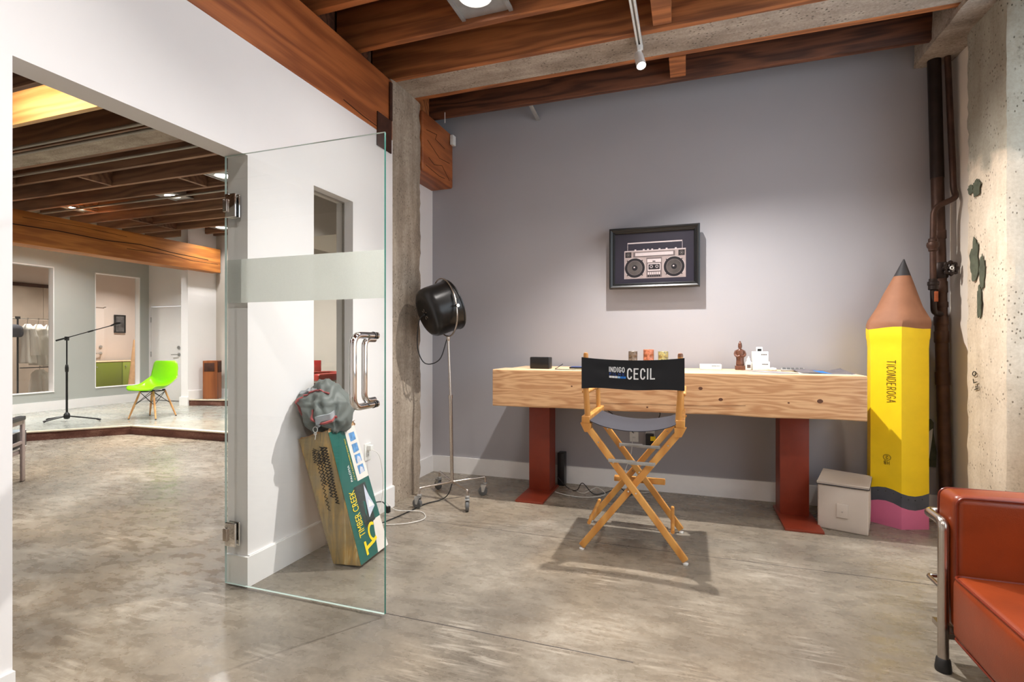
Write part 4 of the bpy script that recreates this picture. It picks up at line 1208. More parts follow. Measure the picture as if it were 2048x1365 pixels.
for i in range(6):
    pr(-.046 + i * .017, -.138, -.034 + i * .017, -.118, 2, 3); pr(-.046 + i * .017, -.156, -.034 + i * .017, -.144, 3, 3)
obj('boombox_image', bm, MATS, prn, world=True)

# ------------------------------------------------------------------ pipes in the corner
pp = thing('standpipe', 'thick rusty iron standpipe rising in the right corner', 'pipe', (1.668, 4.285, 0))
A, B = Vector((1.668, 4.285, 0)), Vector((1.590, 4.285, ZD))
def along(z): return A.lerp(B, z / ZD)
bm = nb(); tube(bm, [along(z) for z in (0, 1, 2, 2.35)], .037, 20); obj('lower_pipe', bm, mt['iron'], pp, world=True)
bm = nb(); tube(bm, [along(2.35), along(3.49)], .039, 20); obj('upper_pipe', bm, mt['iron_dark'], pp, world=True)
for (z0, z1) in ((.93, 1.02), (1.22, 1.30), (1.34, 1.40), (1.46, 1.50), (1.56, 1.64), (1.93, 1.99)):
    bm = nb(); tube(bm, [along(z0), along(z0 + .004), along(z1 - .004), along(z1)], [.039, .0415, .0415, .039], 20); obj('coupling', bm, mt['iron'], pp, world=True)
bm = nb(); tube(bm, [along(1.66), along(1.67), along(1.76), along(1.77)], [.040, .046, .046, .040], 20); vb_ = obj('valve_body', bm, mt['iron_dark'], pp, world=True)
c0 = along(1.715) + Vector((.01, -.045, .0)); vd = Vector((.25, -1, .05)).normalized(); vx, vy = frame_of(vd)
bm = nb(); cyl(bm, c0, c0 + vd * .05, .014, n=12)
pts = []
for k in range(40):
    a = 2 * PI * k / 40; r = .040 + .006 * math.cos(8 * a); pts.append(c0 + vd * .055 + vx * r * math.cos(a) + vy * r * math.sin(a))
tube(bm, pts, .009, 8, closed=True)
for k in range(4): cyl(bm, c0 + vd * .055, c0 + vd * .055 + (vx * math.cos(k * PI / 2) + vy * math.sin(k * PI / 2)) * .038, .006, n=8)
hw = obj('hand_wheel', bm, mt['iron_dark'], vb_, world=True)
bm = nb(); tube(bm, arc_pts(c0 + vd * .064, vx, vy, .010, 0, 2 * PI, 16)[:-1], .004, 8, closed=True); obj('wheel_nut', bm, mt['white_metal'], vb_, world=True)
p2 = thing('branch_pipe', 'thin iron pipe jogging beside the thick standpipe', 'pipe', (1.66, 4.26, 1.4))
bm = nb(); tube(bm, bendpath([(1.652, 4.262, 3.49), (1.690, 4.24, 2.25), (1.690, 4.20, 2.19), (1.56, 4.19, 2.13), (1.556, 4.19, 1.90)], .05, 6), .0185, 14); obj('upper_run', bm, mt['iron'], p2, world=True)
bm = nb(); cyl(bm, (1.556, 4.19, 1.93), (1.557, 4.19, 1.60), .0185, n=14); obj('middle_run', bm, mt['iron'], p2, world=True)
bm = nb(); lathe(bm, [(.020, 0), (.026, .006), (.026, .020), (.033, .030), (.036, .045), (.033, .06), (.026, .066), (.026, .085), (.020, .09)], 18, M=Matrix.Translation((1.556, 4.19, 1.835))); obj('union', bm, mt['iron'], p2, world=True)
bm = nb(); lathe(bm, [(.020, 0), (.028, .004), (.028, .03), (.032, .034), (.032, .055), (.024, .06), (.024, .075)], 18, M=Matrix.Translation((1.557, 4.19, 1.575))); obj('coupling', bm, mt['iron_dark'], p2, world=True)
bm = nb(); tube(bm, bendpath([(1.557, 4.19, 1.59), (1.560, 4.19, 1.425), (1.632, 4.265, 1.415)], .03, 6), .0175, 14); obj('elbow_run', bm, mt['iron_dark'], p2, world=True)
mt['rust'] = plain('bright_rust', (150, 74, 36), .7, var=.2, nscale=30)
bm = nb(); rbox(bm, (1.567, 4.172, 1.53), (.011, .006, .035), .003, 1); obj('tag', bm, mt['rust'], p2, world=True)
# torn poster scrap leaning behind the pencil
bm = nb(); prism(bm, [(0, 0), (.075, 0), (.078, .10), (.06, .24), (.062, .31), (.045, .335), (.02, .33), (.012, .2)], 0, .012, M=basis((1.56, 4.365, .35), (1, 0, 0), (0, 0, 1), (0, -1, 0)))
t = tag(obj('cutout_figure', bm, mt['green_paint'], loc=(1.60, 4.36, .35)), 'small dark cut-out on the wall between the pencil and the standpipe', 'ornament')
bm = nb(); prism(bm, [(.012, .02), (.028, .02), (.05, .20), (.055, .27), (.035, .25), (.016, .15)], 0, .004, M=basis((1.56, 4.353, .35), (1, 0, 0), (0, 0, 1), (0, -1, 0)))
obj('pale_patch', bm, mt['ink_white'], t, world=True)

# ------------------------------------------------------------------ leather armchairs with tubular frame
def club_chair(name, label, loc, rot, lm, pm, W=.76, cat='armchair'):
    t = thing(name, label, cat, loc, rot, None)
    D = .70            # local: front = +x, width along y, origin at floor under the centre
    hw, f, bk_ = W / 2, .35, -.35
    def cush(nm, c, h, r=.035, puff=(.012, .012, .012), pipe=None):
        bm = nb(); rbox(bm, c, h, r, 4, 7, puff=puff); o = obj(nm, bm, lm, t)
        if pipe: 
            for P_ in pipe:
                bm = nb(); tube(bm, P_, .0045, 8, closed=True); obj('piping', bm, pm, o)
        return o
    def rect(ax_, at, a0, a1, b0, b1, r=.03):
        pts = []
        for (ca, cb, s) in ((a1 - r, b1 - r, 0), (a0 + r, b1 - r, 1), (a0 + r, b0 + r, 2), (a1 - r, b0 + r, 3)):
            for k in range(6):
                a = PI / 2 * s + PI / 2 * k / 5
                p = (ca + r * math.cos(a), cb + r * math.sin(a)); pts.append({'x': (at, p[0], p[1]), 'y': (p[0], at, p[1]), 'z': (p[0], p[1], at)}[ax_])
        return pts
    for s in (-1, 1):
        yi, yo = s * (hw - .165), s * (hw - .025); y0, y1 = min(yi, yo), max(yi, yo)
        cush('arm_cushion', (.0, (y0 + y1) / 2, .41), (.335, .07, .25), .03, (.008, .006, .008),
             [rect('y', yi, -.33, .33, .165, .655), rect('y', yo, -.33, .33, .165, .655)])
    cush('seat_cushion', (.045, 0, .262), (.305, hw - .17, .115), .03, (.012, 0, .014), [rect('z', .372, -.25, .345, -(hw - .175), hw - .175, .03), rect('z', .152, -.25, .345, -(hw - .175), hw - .175, .03)])
    cush('back_cushion', (-.275, 0, .49), (.07, hw - .17, .17), .03, (.02, .0, .01), [rect('x', -.208, -(hw - .175), hw - .175, .325, .655)])
    for s in (-1, 1):
        yl = s * (hw - .165 - .001); yo = s * (hw + .0)
        for x in (f + .008, bk_):
            bm = nb(); tube(bm, bendpath([(x, yo - s * .135, .012), (x, yo - s * .135, .553), (x, yo, .553), (0, yo, .553)], .03, 6) if x > 0 else [(x, yo, .012), (x, yo, .553)], .0175, 16)
            lg = obj('leg', bm, mt['steel'], t)
            px_, py_ = (x, yo - s * .135) if x > 0 else (x, yo)
            bm = nb(); lathe(bm, [(.025, 0), (.026, .01), (.022, .045), (.018, .05)], 16, M=Matrix.Translation((px_, py_, 0))); obj('rubber_foot', bm, mt['blackrubber'], lg)
        bm = nb(); tube(bm, bendpath([(0, yo, .553), (bk_ - .02, yo, .553), (bk_ - .02, 0, .553)], .04, 6), .0175, 14); obj('top_rail', bm, mt['steel'], t)
        bm = nb(); tube(bm, bendpath([(f + .008, yo - s * .135, .30), (f + .008, yo, .30), (bk_, yo, .30)], .02, 5), .008, 10); obj('thin_rail', bm, mt['steel'], t)
        bm = nb(); box(bm, (bk_, min(yl, yo) + .02, .125), (f - .0, max(yl, yo) - .02, .145)); obj('base_frame', bm, mt['steel'], t)
    return t
# front edge of the seat at X=.895, far arm ends at Y 2.43
club_chair('leather_sofa', 'cognac leather cube sofa with steel tube frame in the right foreground', (1.253, 1.81, 0), PI, mt['leather'], mt['leather_pipe'], 1.30, 'sofa')

# ------------------------------------------------------------------ tent carton leaning on the left wall
ct = thing('tent_carton', 'battered green and white tent carton leaning on the wall behind the glass door', 'box', (-1.85, 2.345, 0))
Ab, Bb, At, Bt = Vector((-1.848, 2.345, .002)), Vector((-1.668, 2.345, .016)), Vector((-2.082, 2.345, .672)), Vector((-1.884, 2.345, .734))
Cb, Ct = Vector((-1.690, 2.65, .016)), Vector((-1.937, 2.65, .736)); Db, Dt = Vector((-1.872, 2.65, .002)), Vector((-2.082, 2.65, .69))
def tape_mat():
    q = N('brown_packing_tape'); v = q.coords((14, 14, 2.2)); n1 = q.noise(v, 1.4, 4, .6, .8); n2 = q.noise(q.coords((3, 3, 3)), 1.6, 3)
    c1 = q.ramp(n1, [(.32, srgb(116, 102, 72)), (.48, srgb(158, 132, 82)), (.60, srgb(190, 150, 78)), (.70, srgb(212, 190, 140))])
    q.l(q.mix(q.ramp(n2, [(.45, G(0)), (.6, G(.6))]), c1, srgb(140, 128, 100)), q.b.inputs['Base Color'])
    q.set(Roughness=.3); q.b.inputs['Coat Weight'].default_value = .25; q.bump(n1, .15, .004)
    return q.m
mt['tape'] = tape_mat()
mt['card'] = plain('kraft_card', (190, 150, 108), .8, var=.15, nscale=15)
mt['c_green'] = plain('carton_green', (28, 92, 84), .4, var=.12, nscale=12)
mt['c_white'] = plain('carton_white', (222, 214, 206), .45, var=.05, nscale=12)
mt['c_yellow'] = plain('carton_yellow', (240, 208, 40), .45)
mt['c_blue'] = plain('carton_photo_blue', (92, 142, 190), .45, var=.35, nscale=40)
mt['c_dark'] = plain('carton_photo_dark', (46, 54, 52), .45, var=.6, nscale=60)
mt['c_tent'] = plain('carton_tent_grey', (196, 200, 214), .45, var=.1, nscale=30)
mt['pen_black'] = plain('felt_pen', (34, 26, 14), .5)
bm = nb()
fs = hexa(bm, [Ab, Bb, Cb, Db, At, Bt, Ct, Dt])
for f in fs: f.material_index = 1
fs[2].material_index = 0
bmesh.ops.delete(bm, geom=[fs[1]], context='FACES_ONLY')
bmesh.ops.bevel(bm, geom=[e for e in bm.edges if not e.is_boundary], offset=.004, segments=2, affect='EDGES')
obj('carton_body', bm, [mt['tape'], mt['card']], ct, world=True)
def quadmap(P00, P10, P01, P11, off):
    P00, P10, P01, P11 = map(Vector, (P00, P10, P01, P11))
    n_ = (P10 - P00).cross(P01 - P00).normalized()
    def f(p):
        s, t_ = p.x, p.y
        return P00 * (1-s)*(1-t_) + P10 * s*(1-t_) + P01 * (1-s)*t_ + P11 * s*t_ + n_ * (off + p.z)
    return f
FG = quadmap(Bb, Cb, Bt, Ct, .0006)       # green face: s 0..1 from the front edge, t up
FT = quadmap(Ab, Bb, At, Bt, .0006)       # taped face
def patch(bm, F, poly, lv, mi=0, th=.0004):
    z = lv * .0005
    b = [bm.verts.new(F(Vector((s, t_, z)))) for s, t_ in poly]
    f = bm.faces.new(b); f.material_index = mi
def flat(name, polys, m, lv, par, F=FG):
    bm = nb()
    for p in polys: patch(bm, F, p, lv)
    return obj(name, bm, m, par, world=True)
R4 = lambda a, b, c, d: [(a, b), (c, b), (c, d), (a, d)]
flat('printed_face', [R4(.01, .005, .56, .985)], mt['c_green'], 1, ct)
wf = flat('printed_face', [R4(.56, .56, .985, .975), [(.60, .005), (.985, .005), (.985, .24), (.72, .24)]], mt['c_white'], 1, ct)
flat('printed_face', [[(.56, .24), (.985, .24), (.985, .56), (.56, .56)], [(.56, .005), (.60, .005), (.72, .24), (.56, .24)]], mt['c_green'], 1, ct)
for t_ in (.86, .77, .685, .60):
    flat('photo', [[(.68, t_), (.90, t_ + .005), (.90, t_ + .068), (.68, t_ + .068)]], mt['c_blue'], 2, wf)
    flat('photo_detail', [[(.72, t_ + .002), (.88, t_ + .004), (.86, t_ + .04), (.78, t_ + .055), (.73, t_ + .03)]], mt['c_tent'], 3, wf) if t_ < .75 else None
ph = flat('photo', [[(.42, .215), (.80, .235), (.80, .53), (.36, .53)]], mt['c_dark'], 2, wf)
flat('tent_image', [[(.62, .27), (.90, .33), (.80, .42), (.72, .52), (.66, .42)]], mt['c_tent'], 3, ph)
flat('tent_image', [[(.68, .34), (.88, .335), (.74, .40)]], mt['ink_white'], 4, ph)
def ftext(txt, s0, t0, size, m, lv, sx=1.0):
    """text running up the carton; size in metres of letter height on the face"""
    W_, H_ = (Cb - Bb).length, (Bt - Bb).length
    bm = nb(); font_text(bm, txt, I4, 1.0, th=.0)
    for v in bm.verts:
        a, b = v.co.x * size * sx / H_, v.co.y * size / W_
        v.co = FG(Vector((s0 - b, t0 + a, lv * .0005)))
    return obj('lettering', bm, m, ct, world=True)
ftext('TIMBER CREEK', .36, .175, .085, mt['c_yellow'], 3, .46)
ftext('PALOMA', .40, .575, .030, mt['ink_white'], 3, .8)
ftext("12 X 14' 2-ROOM FAMILY DOME TENT", .50, .575, .018, mt['c_yellow'], 4, .8)
bm = nb()
def fg2(p): return FG(Vector((p.x / .305, p.y / .756, .0015 + p.z)))
ribbon(bm, [(.085, .035), (.085, .095)], I4, .020, .0006, fn=fg2); ribbon(bm, [(.085, .062), (.17, .075), (.20, .085)], I4, .018, .0006, fn=fg2)
ribbon(bm, _arc(.185, .125, .040, .045, 60, 280, 14), I4, .016, .0006, fn=fg2)
obj('logo_initials', bm, mt['c_yellow'], ct, world=True)
for i, (s0, t0, n_, am, ln) in enumerate(((.56, .60, 10, .05, .25), (.68, .50, 16, .055, .40), (.80, .45, 20, .06, .44), (.45, .40, 16, .05, .50), (.40, .78, 6, .06, .11), (.55, .76, 6, .06, .12), (.70, .76, 8, .07, .13))):
    pts = []
    for k in range(n_ * 2):
        pts.append((s0 + (am if k % 2 else -am) * (.7 + .3 * random.random()) - .06 * k / n_ / 2, t0 + ln * (1 - k / (2 * n_)) - (ln * .0)))
    bm = nb(); ribbon(bm, [(p[0] * .19, p[1] * .71) for p in pts], I4, .0034 if i > 2 else .0055, .0004, fn=lambda p: FT(Vector((p.x / .19, p.y / .71, .001 + p.z))))
    obj('scribble', bm, mt['pen_black'], ct, world=True)
# torn flaps round the open top
for (a, b, o_) in ((Bt, Ct, Vector((.012, 0, .012))), (Ct, Dt, Vector((0, .02, -.02))), (At, Bt, Vector((0, -.01, .004)))):
    bm = nb(); n_ = 14
    V = grid(bm, lambda u, v: a.lerp(b, u) + o_ * v * (1 + .8 * mnoise.noise(Vector((u * 9, v * 2, a.x)))) + Vector((0, 0, .012 * v * mnoise.noise(Vector((u * 14, 1, a.y))))), n_, 2)
    obj('torn_flap', bm, mt['card'], ct, world=True)

# ------------------------------------------------------------------ crumpled tent bag on the carton
mt['bag'] = fabric('grey_green_nylon', (98, 104, 100), 120, rough=.55, var=.12, bump=.1)
mt['bag_light'] = fabric('light_grey_nylon', (158, 162, 166), 120, rough=.6, var=.08)
mt['bag_red'] = plain('red_webbing', (170, 84, 84), .7)
bg_ = thing('tent_bag', 'crumpled grey nylon tent bag slumped on top of the carton', 'bag', (-1.95, 2.47, .70))
BC = Vector((-1.975, 2.465, .845))
ss = bpy.data.meshes.new('tmp'); bm = nb(); bmesh.ops.create_icosphere(bm, subdivisions=5, radius=1.0)
axl = Vector((-.30, -.02, .95)).normalized()
_rc = random.Random(11)
CRE = []
for _k in range(26):
    nv_ = Vector((_rc.uniform(-1, 1), _rc.uniform(-1, 1), _rc.uniform(-1, 1))).normalized(); mv_ = Vector((_rc.uniform(-.6, 1), _rc.uniform(-1, .4), _rc.uniform(-.6, 1))).normalized()
    CRE.append((nv_, mv_, _rc.uniform(.05, .11), _rc.choice((-1, 1, 1)) * _rc.uniform(.05, .11), _rc.uniform(-.35, .35)))
def bagpt(d):
    d = Vector(d)
    r = .97 + .15 * mnoise.noise(d * 1.7 + Vector((3, 1, 0)))
    q_ = d + Vector((mnoise.noise(d * 2.2), mnoise.noise(d * 2.2 + Vector((7, 0, 0))), mnoise.noise(d * 2.2 + Vector((0, 7, 0))))) * .22
    for (nv_, mv_, w_, a_, o_) in CRE:
        k_ = max(0.0, q_.dot(mv_))
        if k_ > 0: r += a_ * math.exp(-((q_.dot(nv_) - o_) / w_) ** 2) * min(1, k_ * 1.6)
    p = Vector((d.x * .130, d.y * .165, d.z * .160)) * r
    if p.z > .06: p.x *= 1 - (p.z - .06) * 1.5; p.y *= 1 - (p.z - .06) * 2.2
    p.x -= p.z * .22
    q = BC + p
    q.x = max(q.x, -2.086 + .002 * mnoise.noise(d * 5))
    if q.z < .70: q.z = .70 + (q.z - .70) * .35
    return q
for v in bm.verts: v.co = bagpt(v.co.normalized())
obj('sack', bm, mt['bag'], bg_, world=True, smooth=True)
def strip(name, dirs, wd, m, lift=.009, par=None):
    pts = [bagpt(Vector(d).normalized()) for d in dirs]; cen = BC
    bm = nb(); prev = None
    for i, p in enumerate(pts):
        t_ = (pts[min(i + 1, len(pts) - 1)] - pts[max(i - 1, 0)]).normalized(); o_ = (p - cen).normalized(); s = t_.cross(o_).normalized() * wd / 2
        cur = [bm.verts.new(p + o_ * lift - s), bm.verts.new(p + o_ * lift + s), bm.verts.new(p + o_ * (lift - .014) + s), bm.verts.new(p + o_ * (lift - .014) - s)]
        if prev:
            for k in range(4): bm.faces.new((prev[k], prev[(k+1) % 4], cur[(k+1) % 4], cur[k]))
        else: bm.faces.new(cur)
        prev = cur
    bm.faces.new(prev[::-1])
    return obj(name, bm, m, bg_, world=True)
arcd = lambda f_, n_=16: [f_(k / n_) for k in range(n_ + 1)]
strip('red_trim', arcd(lambda t_: (-.75 + .3 * t_, -.9, -.25 + .75 * t_)), .007, mt['bag_red'])
strip('red_trim', arcd(lambda t_: (-.40 + 1.1 * t_, -.85 + .35 * t_, .52 + .12 * math.sin(t_ * PI))), .007, mt['bag_red'])
strip('red_trim', arcd(lambda t_: (.22, -.95, .05 - .40 * t_)), .009, mt['bag_red'])
strip('red_trim', arcd(lambda t_: (.30 + .65 * t_, -.95 + .45 * t_, -.42 + .14 * t_)), .010, mt['bag_red'])
strip('end_panel', arcd(lambda t_: (.30 + .55 * t_, -.95 + .45 * t_, -.28 + .10 * t_)), .045, mt['bag_light'], .005)
strip('handle', arcd(lambda t_: (-.75 + .9 * t_, -.75, .62 + .35 * t_)), .030, mt['bag_light'], .007)
strip('webbing', arcd(lambda t_: (.34 - .30 * t_, -.92, -.46 - .22 * t_)), .022, mt['bag_light'], .012)
rp = bagpt(Vector((.02, -.92, -.75)).normalized()) + Vector((0, -.016, -.01))
bm = nb(); tube(bm, arc_pts(rp, Vector((1, 0, 0)), Vector((0, 0, 1)), .015, 0, 2 * PI, 20)[:-1], .0022, 8, closed=True); rg = obj('ring', bm, mt['white_metal'], bg_, world=True)
bm = nb(); tube(bm, spline([rp + Vector((-.002, -.002, -.014)), rp + Vector((.004, -.002, -.03)), rp + Vector((.0, -.002, -.055))], 5), .002, 8); tube(bm, arc_pts(rp + Vector((.002, -.003, -.022)), Vector((1, 0, 0)), Vector((0, 0, 1)), .008, 0, 2 * PI, 14)[:-1], .0016, 6, closed=True)
obj('snap_hook', bm, mt['white_metal'], bg_, world=True)

# ------------------------------------------------------------------ things on the desk
DT = ZT + .001
t = thing('bluetooth_speaker', 'small black portable speaker at the left end of the desk', 'speaker', (-1.09, 3.86, DT), -.12)
bm = nb(); rbox(bm, (0, 0, .045), (.082, .032, .045), .008, 3); obj('body', bm, mt['black'], t)
bm = nb(); rbox(bm, (0, -.0325, .045), (.074, .0015, .038), .001, 1); obj('grille', bm, mt['blackmetal'], t)
t = thing('phone', 'dark phone lying on the desk beside the black speaker', 'phone', (-.80, 3.98, DT), .1)
bm = nb(); rbox(bm, (0, 0, .006), (.085, .05, .006), .004, 2); obj('body', bm, mt['black'], t)
bm = nb(); box(bm, (-.075, -.044, .0118), (.075, .044, .0125)); obj('screen', bm, mt['ink_navy'], t)
cable('charging_cable', [(-.93, 3.92, DT + .035), (-.96, 3.86, DT + .008), (-.94, 3.74, DT + .004), (-.84, 3.70, DT + .004), (-.74, 3.72, DT + .004), (-.64, 3.76, DT + .004)], .0026, mt['cable_black'], 'thin black charging cable curling on the desk beside the phone')
t = thing('headphones', 'black headphones lying behind the back of the canvas chair', 'headphones', (-.62, 4.02, DT), .3)
bm = nb(); tube(bm, arc_pts((0, 0, .004), Vector((1, 0, .0)), Vector((0, .3, .95)), .062, 0, PI, 18), .008, 8); obj('headband', bm, mt['black'], t)
for q in (-1, 1):
    bm = nb(); rbox(bm, (q * .06, -.005, .026), (.014, .026, .026), .010, 3); obj('ear_cup', bm, mt['black'], t)
def face_mug(x, y, h, r, cols, label):
    t = thing('face_mug', label, 'mug', (x, y, DT), 0, 'carved face mugs on the desk')
    q = N('mug_glaze'); v = q.coords(); nz = q.noise(v, 28, 4, .6, 1.5)
    q.l(q.ramp(nz, [(.30, srgb(*cols[0])), (.48, srgb(*cols[1])), (.62, srgb(*cols[2])), (.75, srgb(*cols[3]))]), q.b.inputs['Base Color']); q.set(Roughness=.3); q.bump(nz, .5, .006)
    def carve(a, z):
        u = (a + PI / 2 + PI) % (2 * PI) - PI; zz = z / h
        d = 0
        d += .010 * math.exp(-(u / .22) ** 2) * math.exp(-((zz - .52) / .18) ** 2)              # nose
        for s in (-1, 1):
            d -= .008 * math.exp(-((u - s * .55) / .28) ** 2) * math.exp(-((zz - .64) / .07) ** 2)   # eyes
            d += .007 * math.exp(-((u - s * .55) / .4) ** 2) * math.exp(-((zz - .78) / .06) ** 2)   # brows
            d += .006 * math.exp(-((u - s * .8) / .3) ** 2) * math.exp(-((zz - .42) / .14) ** 2)
        d -= .008 * math.exp(-(u / .6) ** 2) * math.exp(-((zz - .27) / .06) ** 2)                # mouth
        return d
    bm = nb(); V = []
    for j in range(17):
        z = h * j / 16
        V.append([bm.verts.new(((r + carve(2 * PI * k / 36, z)) * math.cos(2 * PI * k / 36), (r + carve(2 * PI * k / 36, z)) * math.sin(2 * PI * k / 36), z)) for k in range(36)])
    V.append([bm.verts.new((.82 * r * math.cos(2 * PI * k / 36), .82 * r * math.sin(2 * PI * k / 36), h)) for k in range(36)])
    V.append([bm.verts.new((.78 * r * math.cos(2 * PI * k / 36), .78 * r * math.sin(2 * PI * k / 36), .012)) for k in range(36)])
    for j in range(len(V) - 1):
        for k in range(36): bm.faces.new((V[j][k], V[j][(k+1) % 36], V[j+1][(k+1) % 36], V[j+1][k]))
    bm.faces.new(V[0][::-1]); bm.faces.new(V[-1])
    obj('cup', bm, q.m, t, smooth=True)
    bm = nb(); tube(bm, [(-r * .7, r * .75, h * .75), (-r * .9, r * 1.25, h * .7), (-r * .9, r * 1.3, h * .4), (-r * .7, r * .75, h * .25)], .006, 8); obj('handle', bm, q.m, t)
face_mug(-.412, 4.10, .135, .034, ((60, 48, 40), (112, 98, 84), (70, 58, 50), (150, 138, 122)), 'grey-brown carved face mug, leftmost of the three on the desk')
face_mug(-.293, 4.10, .150, .040, ((110, 52, 34), (178, 112, 84), (132, 74, 50), (212, 156, 130)), 'terracotta carved face mug between the other two mugs')
face_mug(-.185, 4.10, .135, .038, ((46, 58, 74), (176, 162, 96), (70, 78, 84), (216, 206, 156)), 'blue and yellow carved face mug, rightmost of the three on the desk')
def carton_small(name, loc, h, rot, label, cat='box', extra=None):
    t = thing(name, label, cat, loc, rot)
    bm = nb(); rbox(bm, (0, 0, h[2]), h, .002, 1); b = obj('body', bm, mt['white_plastic'], t)
    bm = nb(); n_ = 5
    for i in range(n_): box(bm, (h[0] * (.1 + .15 * i), -h[1] - .0006, h[2] * 1.25), (h[0] * (.2 + .15 * i), -h[1] - .0001, h[2] * 1.5))
    obj('printed_mark', bm, mt['zip'], t)
    return t
carton_small('gadget_box', (.155, 4.14, DT), (.075, .045, .020), .02, 'flat white product box on the desk left of the statue')
carton_small('gadget_box', (.50, 4.16, DT), (.056, .04, .032), .0, 'lower white product box beside the statue')
carton_small('gadget_box', (.495, 4.165, DT + .065), (.053, .035, .036), .0, 'upper white product box stacked beside the statue')
t = thing('webcam', 'small white camera sitting on top of the stacked white boxes', 'camera', (.492, 4.165, DT + .138))
bm = nb(); rbox(bm, (0, 0, .016), (.022, .012, .016), .006, 3); obj('body', bm, mt['white_plastic'], t)
bm = nb(); rbox(bm, (0, -.0125, .010), (.013, .0015, .008), .001, 1); obj('lens', bm, mt['black'], t)
t = thing('dropper_bottle', 'small white dropper bottle with white cap beside the statue', 'bottle', (.418, 4.15, DT))
bm = nb(); lathe(bm, [(.018, 0), (.022, .003), (.022, .055), (.014, .066), (.012, .070)], 20); bt_ = obj('body', bm, mt['white_plastic'], t)
bm = nb(); lathe(bm, [(.012, .070), (.012, .083), (.006, .088), (.004, .100), (0, .101)], 16); obj('cap', bm, mt['white_metal'], t)
bm = nb(); rbox(bm, (0, -.0222, .028), (.012, .001, .012), .0008, 1); obj('printed_mark', bm, mt['print_mid'], t)
bm = nb(); lathe(bm, [(0, 0), (.022, .001), (.027, .010), (.022, .02), (0, .023)], 20, M=Matrix.Translation((.572, 4.10, DT))); tag(obj('round_case', bm, mt['white_plastic'], loc=(.572, 4.10, DT)), 'tiny round white case in front of the white boxes', 'case')
mt['bronze'] = plain('carved_brown_statue', (104, 66, 50), .35, .1, var=.3, nscale=60, bump=.4)
t = thing('statue', 'small carved brown robed figure standing on the desk', 'statue', (.362, 4.17, DT))
bm = nb(); rbox(bm, (0, 0, .016), (.034, .026, .016), .004, 2); obj('plinth', bm, mt['bronze'], t)
bm = nb()
prf = [(.026, .032), (.028, .04), (.025, .07), (.027, .10), (.030, .13), (.028, .145), (.016, .152), (.009, .158), (.013, .165), (.0145, .178), (.012, .190), (.013, .193), (.009, .200), (.005, .205), (.006, .210), (0, .215)]
lathe(bm, prf, 28)
for v in bm.verts:
    a = math.atan2(v.co.y, v.co.x); z = v.co.z
    if z < .15:
        k = 1 + .06 * math.sin(a * 9 + z * 40); v.co.x *= 1.0 * k; v.co.y *= .78 * k
    else: v.co.y -= .003 if .158 < z < .185 else 0
obj('figure', bm, mt['bronze'], t, smooth=True)
for q in (-1, 1):
    bm = nb(); tube(bm, spline([(q * .026, 0, .140), (q * .034, -.006, .115), (q * .022, -.022, .100), (q * .004, -.026, .104)], 5), [.010] * 5 + [.009] * 5 + [.007] * 6, 8); obj('sleeve', bm, mt['bronze'], t)
bm = nb(); prism(bm, [(-.007, .170), (.007, .170), (.003, .148), (0, .143), (-.003, .148)], 0, .006, M=basis((0, -.012, 0), (1, 0, 0), (0, 0, 1), (0, -1, 0))); obj('beard', bm, mt['bronze'], t)
t = thing('calculator', 'grey desktop calculator on the desk right of the white boxes', 'calculator', (.70, 4.10, DT), -.15)
bm = nb(); rbox(bm, (0, 0, .010), (.075, .055, .007), .004, 2, M=Matrix.Rotation(.07, 4, 'X')); cb_ = obj('body', bm, mt['zinc'], t)
for i in range(5):
    for j in range(4):
        bm = nb(); rbox(bm, (-.054 + i * .027, -.036 + j * .018, .0185), (.010, .006, .0025), .0015, 1, M=Matrix.Rotation(.07, 4, 'X')); obj('key', bm, mt['rubber'], cb_)
mt['paper_grey'] = plain('grey_print_paper', (150, 146, 150), .5, var=.25, nscale=9)
mt['paper'] = plain('white_paper', (228, 226, 224), .6, var=.03)
def sheet(name, pts, m, label, cat='paper', h=.0015, back=None, loc=None):
    bm = nb(); prism(bm, pts, 0, h, M=Matrix.Translation((0, 0, loc or DT)))
    c = pts[0]; return tag(obj(name, bm, m, loc=(c[0], c[1], loc or DT)), label, cat)
sheet('leaflet', [(.36, 4.06), (.56, 3.72), (.70, 3.80), (.60, 3.98), (.48, 4.06)], mt['paper_grey'], 'pale grey leaflet lying in front of the white boxes')
sheet('newspaper', [(.72, 4.15), (.68, 3.76), (.99, 3.70), (1.0, 4.02), (.90, 4.12)], mt['paper'], 'white sheet lying under the dark brochure', h=.002)
def curl(u, v):
    x = .70 + .285 * u - .01 * v; y = 3.755 + .30 * v - .03 * u
    return (x, y, DT + .005 + .010 * (v ** 3) + .012 * max(0, u - .8) * 5 * v + .003 * math.sin(u * 7))
bm = nb(); V = grid(bm, curl, 14, 8); Vb = grid(bm, lambda u, v: (curl(u, v)[0], curl(u, v)[1], curl(u, v)[2] - .0012), 14, 8)
for i in range(14):
    for j in (0, 8): bm.faces.new((V[i][j], V[i+1][j], Vb[i+1][j], Vb[i][j]))
for j in range(8):
    for i in (0, 14): bm.faces.new((V[i][j], V[i][j+1], Vb[i][j+1], Vb[i][j]))
mt['brochure'] = plain('dark_glossy_brochure', (96, 92, 98), .25, var=.2, nscale=10)
t = tag(obj('brochure', bm, mt['brochure'], loc=(.84, 3.9, DT)), 'glossy dark brochure with a blue picture at the right end of the desk', 'brochure')
bm = nb(); grid(bm, lambda u, v: (curl(.38 + .22 * u, .1 + .7 * v)[0], curl(.38 + .22 * u, .1 + .7 * v)[1], curl(.38 + .22 * u, .1 + .7 * v)[2] + .0006), 4, 6); obj('blue_picture', bm, mt['ink_blue'], t, world=True)

